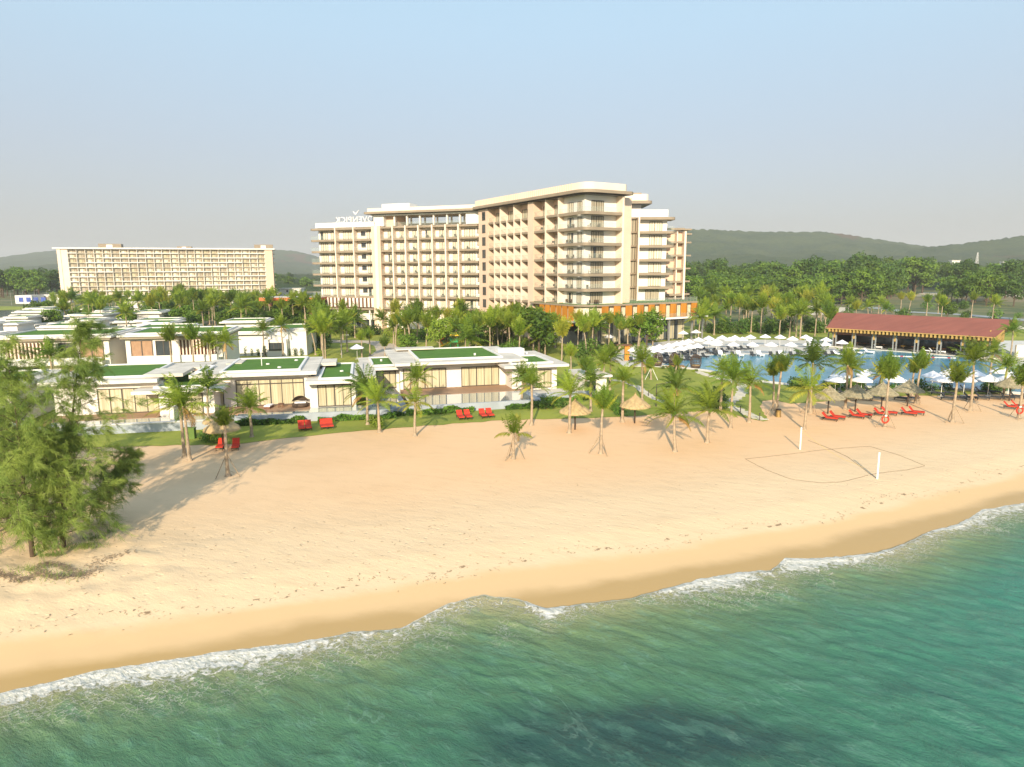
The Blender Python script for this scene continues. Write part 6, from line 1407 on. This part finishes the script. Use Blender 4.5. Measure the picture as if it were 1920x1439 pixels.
# wicker pods by the pool
def pod(loc, label):
    o = root('wicker_pod', loc, label, 'daybed pod', 'wicker pods at the pool corner', world_parts=False); mb = MB()
    prof = [(.55, .05), (.8, .25), (.92, .8), (.92, 1.35), (.78, 1.9), (.5, 2.25), (.15, 2.4)]
    for j in range(22):
        a = 2*math.pi*j/22; mb.tube('wicker', [(r_*math.cos(a), r_*math.sin(a), z) for r_, z in prof], .028, 4, cap=False)
    for r_, z in prof[:-1]+[(.87, .5), (.94, 1.1), (.86, 1.65)]: mb.tube('wicker', [(r_*math.cos(2*math.pi*j/20), r_*math.sin(2*math.pi*j/20), z) for j in range(21)], .03, 4, cap=False)
    mb.build('basket', o); mb = MB(); mb.lathe('wicker', [(0, .1), (.8, .12), (.86, .45), (0, .45)], 18); mb.build('seat', o, True); mb = MB(); mb.lathe('thatch', [(0, .46), (.75, .46), (.72, .6), (0, .62)], 18); mb.build('cushion', o, True)
for (px, py, lab) in [(1232, 687, 'brown wicker pod furthest left beside the pool'), (1264, 689, 'brown wicker pod half hidden by the leaning young palm'), (1304, 692, 'brown wicker pod standing clear at the water edge')]: pod((*G(px, py), .12), lab)
# orange cabinet/totem near the pod lawn
g = G(1175, 677); o = root('timber_totem', (*g, .05), 'small brown timber panel with flat roof beside the garden lawn', 'kiosk', world_parts=False); mb = MB(); mb.box('orange_panel', WF, -.45, .45, -.3, .3, 0, 2.9); mb.build('panel', o); mb = MB(); mb.box('brown_fin', WF, -2.0, .8, -.8, .8, 2.9, 3.05); mb.build('roof', o)
# bin
g = G(1459, 782); o = root('litter_bin', (*g, 0), 'brown slatted litter bin at the foot of a propped palm', 'bin', world_parts=False); mb = MB(); mb.lathe('yellow_wood', [(.28, 0), (.28, .8)], 12)
for j in range(12): a = j*math.pi/6; mb.box('dark_wood', Fr((.285*math.cos(a), .285*math.sin(a)), math.degrees(a)+90), -.02, .02, -.01, .015, 0, .8)
mb.build('body', o); mb = MB(); mb.lathe('dark_wood', [(0, .95), (.3, .93), (.3, .82), (.0, .82)], 12); mb.build('lid', o)
# court posts, lines, net rope
for (px, py, ty, lab) in [((1500), 843, 802, 'white court post beside the leaning bright palm'), (1645, 894, 845, 'white court post nearest the sea')]:
    g = G(px, py); _, zt = Zat(px, ty, g[1]); o = root('court_post', (*g, bz(g)), lab, 'post', world_parts=False); mb = MB(); mb.tube('lime_paint', [(0, 0, -.2), (0, 0, zt)], .075, 8); mb.build('pole', o); mb = MB(); mb.lathe('white', [(0, zt+.04), (.09, zt+.02), (.09, zt-.04), (0, zt-.04)], 10); mb.build('cap', o)
def rope(px, z, r_, m_, name, label, cat):
    P = [G(*p) for p in px]; pts = []
    for a, b_ in zip(P[:-1], P[1:]):
        for t_ in np.linspace(0, 1, 8)[:-1]: x_, y_ = a[0]+(b_[0]-a[0])*t_, a[1]+(b_[1]-a[1])*t_; pts.append((x_+rnd.uniform(-.03, .03), y_+rnd.uniform(-.03, .03), float(beach_z(x_, y_))+z))
    mb = MB(); mb.tube(m_, pts, r_*.8, 4); tag(mb.build(name), label, cat)
rope([(1628, 888), (1580, 900), (1540, 902.5), (1490, 898), (1475, 895), (1435, 880), (1397, 861), (1460, 854), (1540, 844), (1600, 839), (1630, 837), (1690, 854), (1735, 870), (1700, 878), (1650, 884), (1628, 888)], .01, .022, 'rope_dark', 'court_line', 'dark rope outlining the kite-shaped beach court', 'rope')
rope([(1515, 826), (1560, 843), (1590, 857), (1628, 884), (1645, 894)], .015, .02, 'rope_dark', 'court_line', 'dark rope dividing the beach court between its posts', 'rope')
a, b_ = G(1501, 843), G(1645, 894); mb = MB(); pts = []
for t_ in np.linspace(0, 1, 18): pts.append((a[0]+(b_[0]-a[0])*t_*.82+.2, a[1]+(b_[1]-a[1])*t_*.82, 1.65-1.35*t_-.35*math.sin(math.pi*t_)))
mb.tube('net_yellow', pts, .014, 4); tag(mb.build('net_cord'), 'thin yellow net cord sagging from the court post', 'cord')
# life rings on palms
for (px, py, lab) in [(1660, 787, 'red life ring hanging on a palm before the third thatched umbrella'), (1912, 770, 'red life ring hanging on the palm at the right edge')]:
    gb = G(1659, 801) if px < 1700 else G(1910, 785); x_, z = Zat(px, py, gb[1]-.25); o = root('life_ring', (x_, gb[1]-.25, z), lab, 'life ring', world_parts=False); mb = MB(); mb.tube('red_cushion', [(.34*math.cos(t_), 0, .34*math.sin(t_)) for t_ in np.linspace(0, 2*math.pi, 21)], .07, 6, cap=False); mb.build('ring', o, True)
    mb = MB(); mb.tube('red_cushion', [(.44*math.cos(t_), 0, .44*math.sin(t_)) for t_ in np.linspace(0, 2*math.pi, 21)], .015, 4, cap=False); mb.box('white', WF, -.12, .12, .0, .08, .34, .5); mb.build('grab_rope', o)
# lane rope across the pool
a, b_ = G(1672, 668, .15), G(1790, 672, .15); mb = MB()
for i in range(44): t_ = i/44; f = Fr((a[0]+(b_[0]-a[0])*t_, a[1]+(b_[1]-a[1])*t_), 0); mb.box('red_cushion' if i % 11 in (6, 7) else 'white', f, 0, .42, -.1, .1, .13, .25)
tag(mb.build('lane_rope'), 'red and white float rope across the pool before the restaurant', 'float rope')
# bollards, lamps
for (px, py) in [(1216, 744), (1330, 760), (1388, 775), (1424, 789), (1178, 722)]:
    g = G(px, py); o = root('bollard_light', (*g, .03), 'short dark bollard light beside a stone path', 'bollard', 'bollards beside the stone paths', world_parts=False); mb = MB(); mb.tube('frame_dark', [(0, 0, 0), (0, 0, .75)], .05, 8); mb.build('post', o); mb = MB(); mb.lathe('frame_dark', [(0, .84), (.09, .82), (.09, .75), (0, .75)], 10); mb.build('cap', o)
def lamp(loc, h, arm, label, m_='metal_grey', grp=None):
    o = root('street_lamp', loc, label, 'lamp', grp, world_parts=False); mb = MB(); mb.tube(m_, [(0, 0, 0), (0, 0, h)], [.09, .05], 6); mb.build('post', o); mb = MB(); mb.tube(m_, [(0, 0, h-.1), (arm, 0, h+.25*abs(arm)/2)], .035, 5); mb.build('arm', o); mb = MB(); mb.box('white', WF, arm-.25, arm+.35, -.12, .12, h+.25*abs(arm)/2-.05, h+.25*abs(arm)/2+.06); mb.build('lamp_head', o)
g = G(641, 672); lamp((*g, 0), 4.4, 1.2, 'pale lamp post with a short arm beside the curving garden path'); g = G(1230, 763); lamp((*g, 0), 2.9, 1.4, 'black lamp post with a pale arm on the lawn by the stepping stones', 'frame_dark'); g = G(1131, 735); lamp((*g, 0), 3.2, -.6, 'thin lamp with a white head among the palms by the stepping stones')
for i, (px, py, ty) in enumerate([(1310, 583, 553), (1394, 588, 558), (1449, 592, 562), (1590, 596, 572), (1480, 586, 560)]): g = G(px, py); _, zt = Zat(px, ty, g[1]); lamp((*g, 0), zt, 2.6, 'grey road lamp standing among palm tops behind the pool', grp='road lamps behind the pool')
for i, px in enumerate([22, 45, 67, 90, 112]): g = G(px, 573); _, zt = Zat(px, 545, g[1]); lamp((*g, 0), zt, 1.6, 'grey road lamp far left by the lake', grp='road lamps by the lake')
# playground
g = G(852, 652); o = root('playground_slide', (*g, .04), 'green playground tower with yellow roof and yellow slide behind the middle villa', 'playground', world_parts=False)
mb = MB()
for a in (-.8, .8):
    for b_ in (-.8, .8): mb.tube('slide_green', [(a, b_, 0), (a, b_, 2.6)], .07, 6)
mb.box('slide_green', WF, -.9, .9, -.9, .9, 1.2, 1.3); mb.box('slide_green', WF, -.9, .9, .85, .92, 1.3, 2.0); mb.build('tower', o)
mb = MB(); P_ = [(-1.05, -1.05), (1.05, -1.05), (1.05, 1.05), (-1.05, 1.05)]
for i in range(4): a, b_ = P_[i], P_[(i+1) % 4]; mb.quad([(*a, 2.6), (*b_, 2.6), (b_[0]*.6, b_[1]*.6, 3.25), (a[0]*.6, a[1]*.6, 3.25)], 'slide_yellow')
mb.quad([(a[0]*.6, a[1]*.6, 3.25) for a in P_], 'slide_yellow'); mb.build('roof', o)
mb = MB()
def sl(t_): return (-.9-2.2*t_, -.6*t_, 1.3-1.2*t_**.8)
for i in range(8):
    a, b_ = sl(i/8), sl((i+1)/8)
    mb.quad([(a[0], a[1]-.35, a[2]), (b_[0], b_[1]-.35, b_[2]), (b_[0], b_[1]+.35, b_[2]), (a[0], a[1]+.35, a[2])], 'slide_yellow')
    for s_ in (-.35, .35): mb.quad([(a[0], a[1]+s_, a[2]), (b_[0], b_[1]+s_, b_[2]), (b_[0], b_[1]+s_, b_[2]+.25), (a[0], a[1]+s_, a[2]+.25)], 'slide_yellow')
mb.build('slide', o); mb = MB(); mb.tube('slide_orange', [(-2.6, 1.5, .2), (-3.4, 1.4, 1.5), (-2.4, 1.4, 1.9)], .18, 6); mb.build('climbing_arm', o)
g = G(357, 823); o = root('cabinet', (*g, .03), 'square olive green cabinet against the white pool wall behind the windswept palm', 'cabinet', world_parts=False); mb = MB(); mb.box('box_green', WF, -.55, .55, -.25, .25, 0, 1.1); mb.build('body', o); mb = MB(); mb.box('box_green', WF, -.6, .6, -.3, .3, 1.1, 1.16); mb.build('lid', o)
# pylon and houses on the hill
x_, z = Zat(1831, 497, 1150); o = root('lattice_mast', (x_, 1150, 0), 'thin pale lattice mast against the right hill', 'mast', world_parts=False); mb = MB(); zt = Zat(1831, 474, 1150)[1]
for s_ in (-1, 1):
    for s2_ in (-1, 1): mb.tube('white', [(s_*3, s2_*3, 0), (s_*.4, s2_*.4, zt)], .3, 4)
mb.build('leg_frame', o); mb = MB()
for k in range(8): h_ = zt*k/8; w_ = 3-2.6*k/8; mb.tube('white', [(-w_, -w_, h_), (w_, -w_, h_+zt/8)], .2, 4)
mb.build('bracing', o)
for (px, py, L) in [(1790, 489, 12), (1607, 494, 6), (1884, 492, 10), (1908, 493, 8)]:
    x_, z = Zat(px, py, 1250); o = root('house', (x_, 1250, 0), 'tiny white house at the foot of the right hill', 'house', 'white houses below the hill', world_parts=False); mb = MB(); mb.box('white', WF, -L*.6, L*.6, -4, 4, z-7, z); mb.build('wall', o); mb = MB(); mb.box('roof_edge', WF, -L*.6-1, L*.6+1, -5, 5, z, z+.8); mb.build('roof', o)

BCH = root('balcony_chair', (0, 0, 0), 'x', 'chair', world_parts=False)
mb = MB(); mb.box('wicker', WF, -.3, .3, -.3, .3, .36, .44); mb.build("seat", BCH)
mb = MB(); mb.box('wicker', WF, -.3, .3, -.3, -.24, .44, .85); mb.build("backrest", BCH)
for a in (-.25, .25):
    for b_ in (-.25, .25): mb = MB(); mb.box('wicker', WF, a-.03, a+.03, b_-.03, b_+.03, 0, .36); mb.build("leg", BCH)
rr = random.Random(21)
for z in FZ[:-1]:
    for a, b_ in zip([24.5]+fC, fC+[54.7]):
        if rr.random() < .8: place(BCH, Cf.w(a+2.0+rr.random(), -1.1, z), rr.uniform(0, 6), 1.0, 'small dark chair on a balcony of the long hotel wing', 'chairs on the hotel balconies')
    for u in (-18.5, -13.6, -8.2, -6.5): place(BCH, Af.w(u+rr.random(), -.9, z), rr.uniform(0, 6), 1.0, 'dark wicker chair on a balcony of the tall oblique wing', 'chairs on the oblique wing')
    for u in (1.6, 2.8, 4.0):
        if rr.random() < .7: place(BCH, Bf.w(u+rr.random(), -1.0, z), rr.uniform(0, 6), 1.0, 'dark chair on the wraparound balcony of the tower corner', 'chairs on the tower balconies')

# ------------------------------------------------------------------ HAZE
HZ = 0.00018
m = bpy.data.materials.new('haze_air'); m.use_nodes = True; n = m.node_tree.nodes; l = m.node_tree.links; n.remove(n['Principled BSDF'])
pv = n.new('ShaderNodeVolumePrincipled'); pv.inputs['Color'].default_value = (.86, .88, .86, 1); pv.inputs['Density'].default_value = HZ; pv.inputs['Anisotropy'].default_value = .0
l.new(pv.outputs[0], n['Material Output'].inputs['Volume']); MATS['haze_air'] = m
mb = MB(); mb.prism('haze_air', [(-6200, -40), (6200, -40), (6200, 6700), (-6200, 6700)], -8, 230); mb.build('haze', kind='stuff')
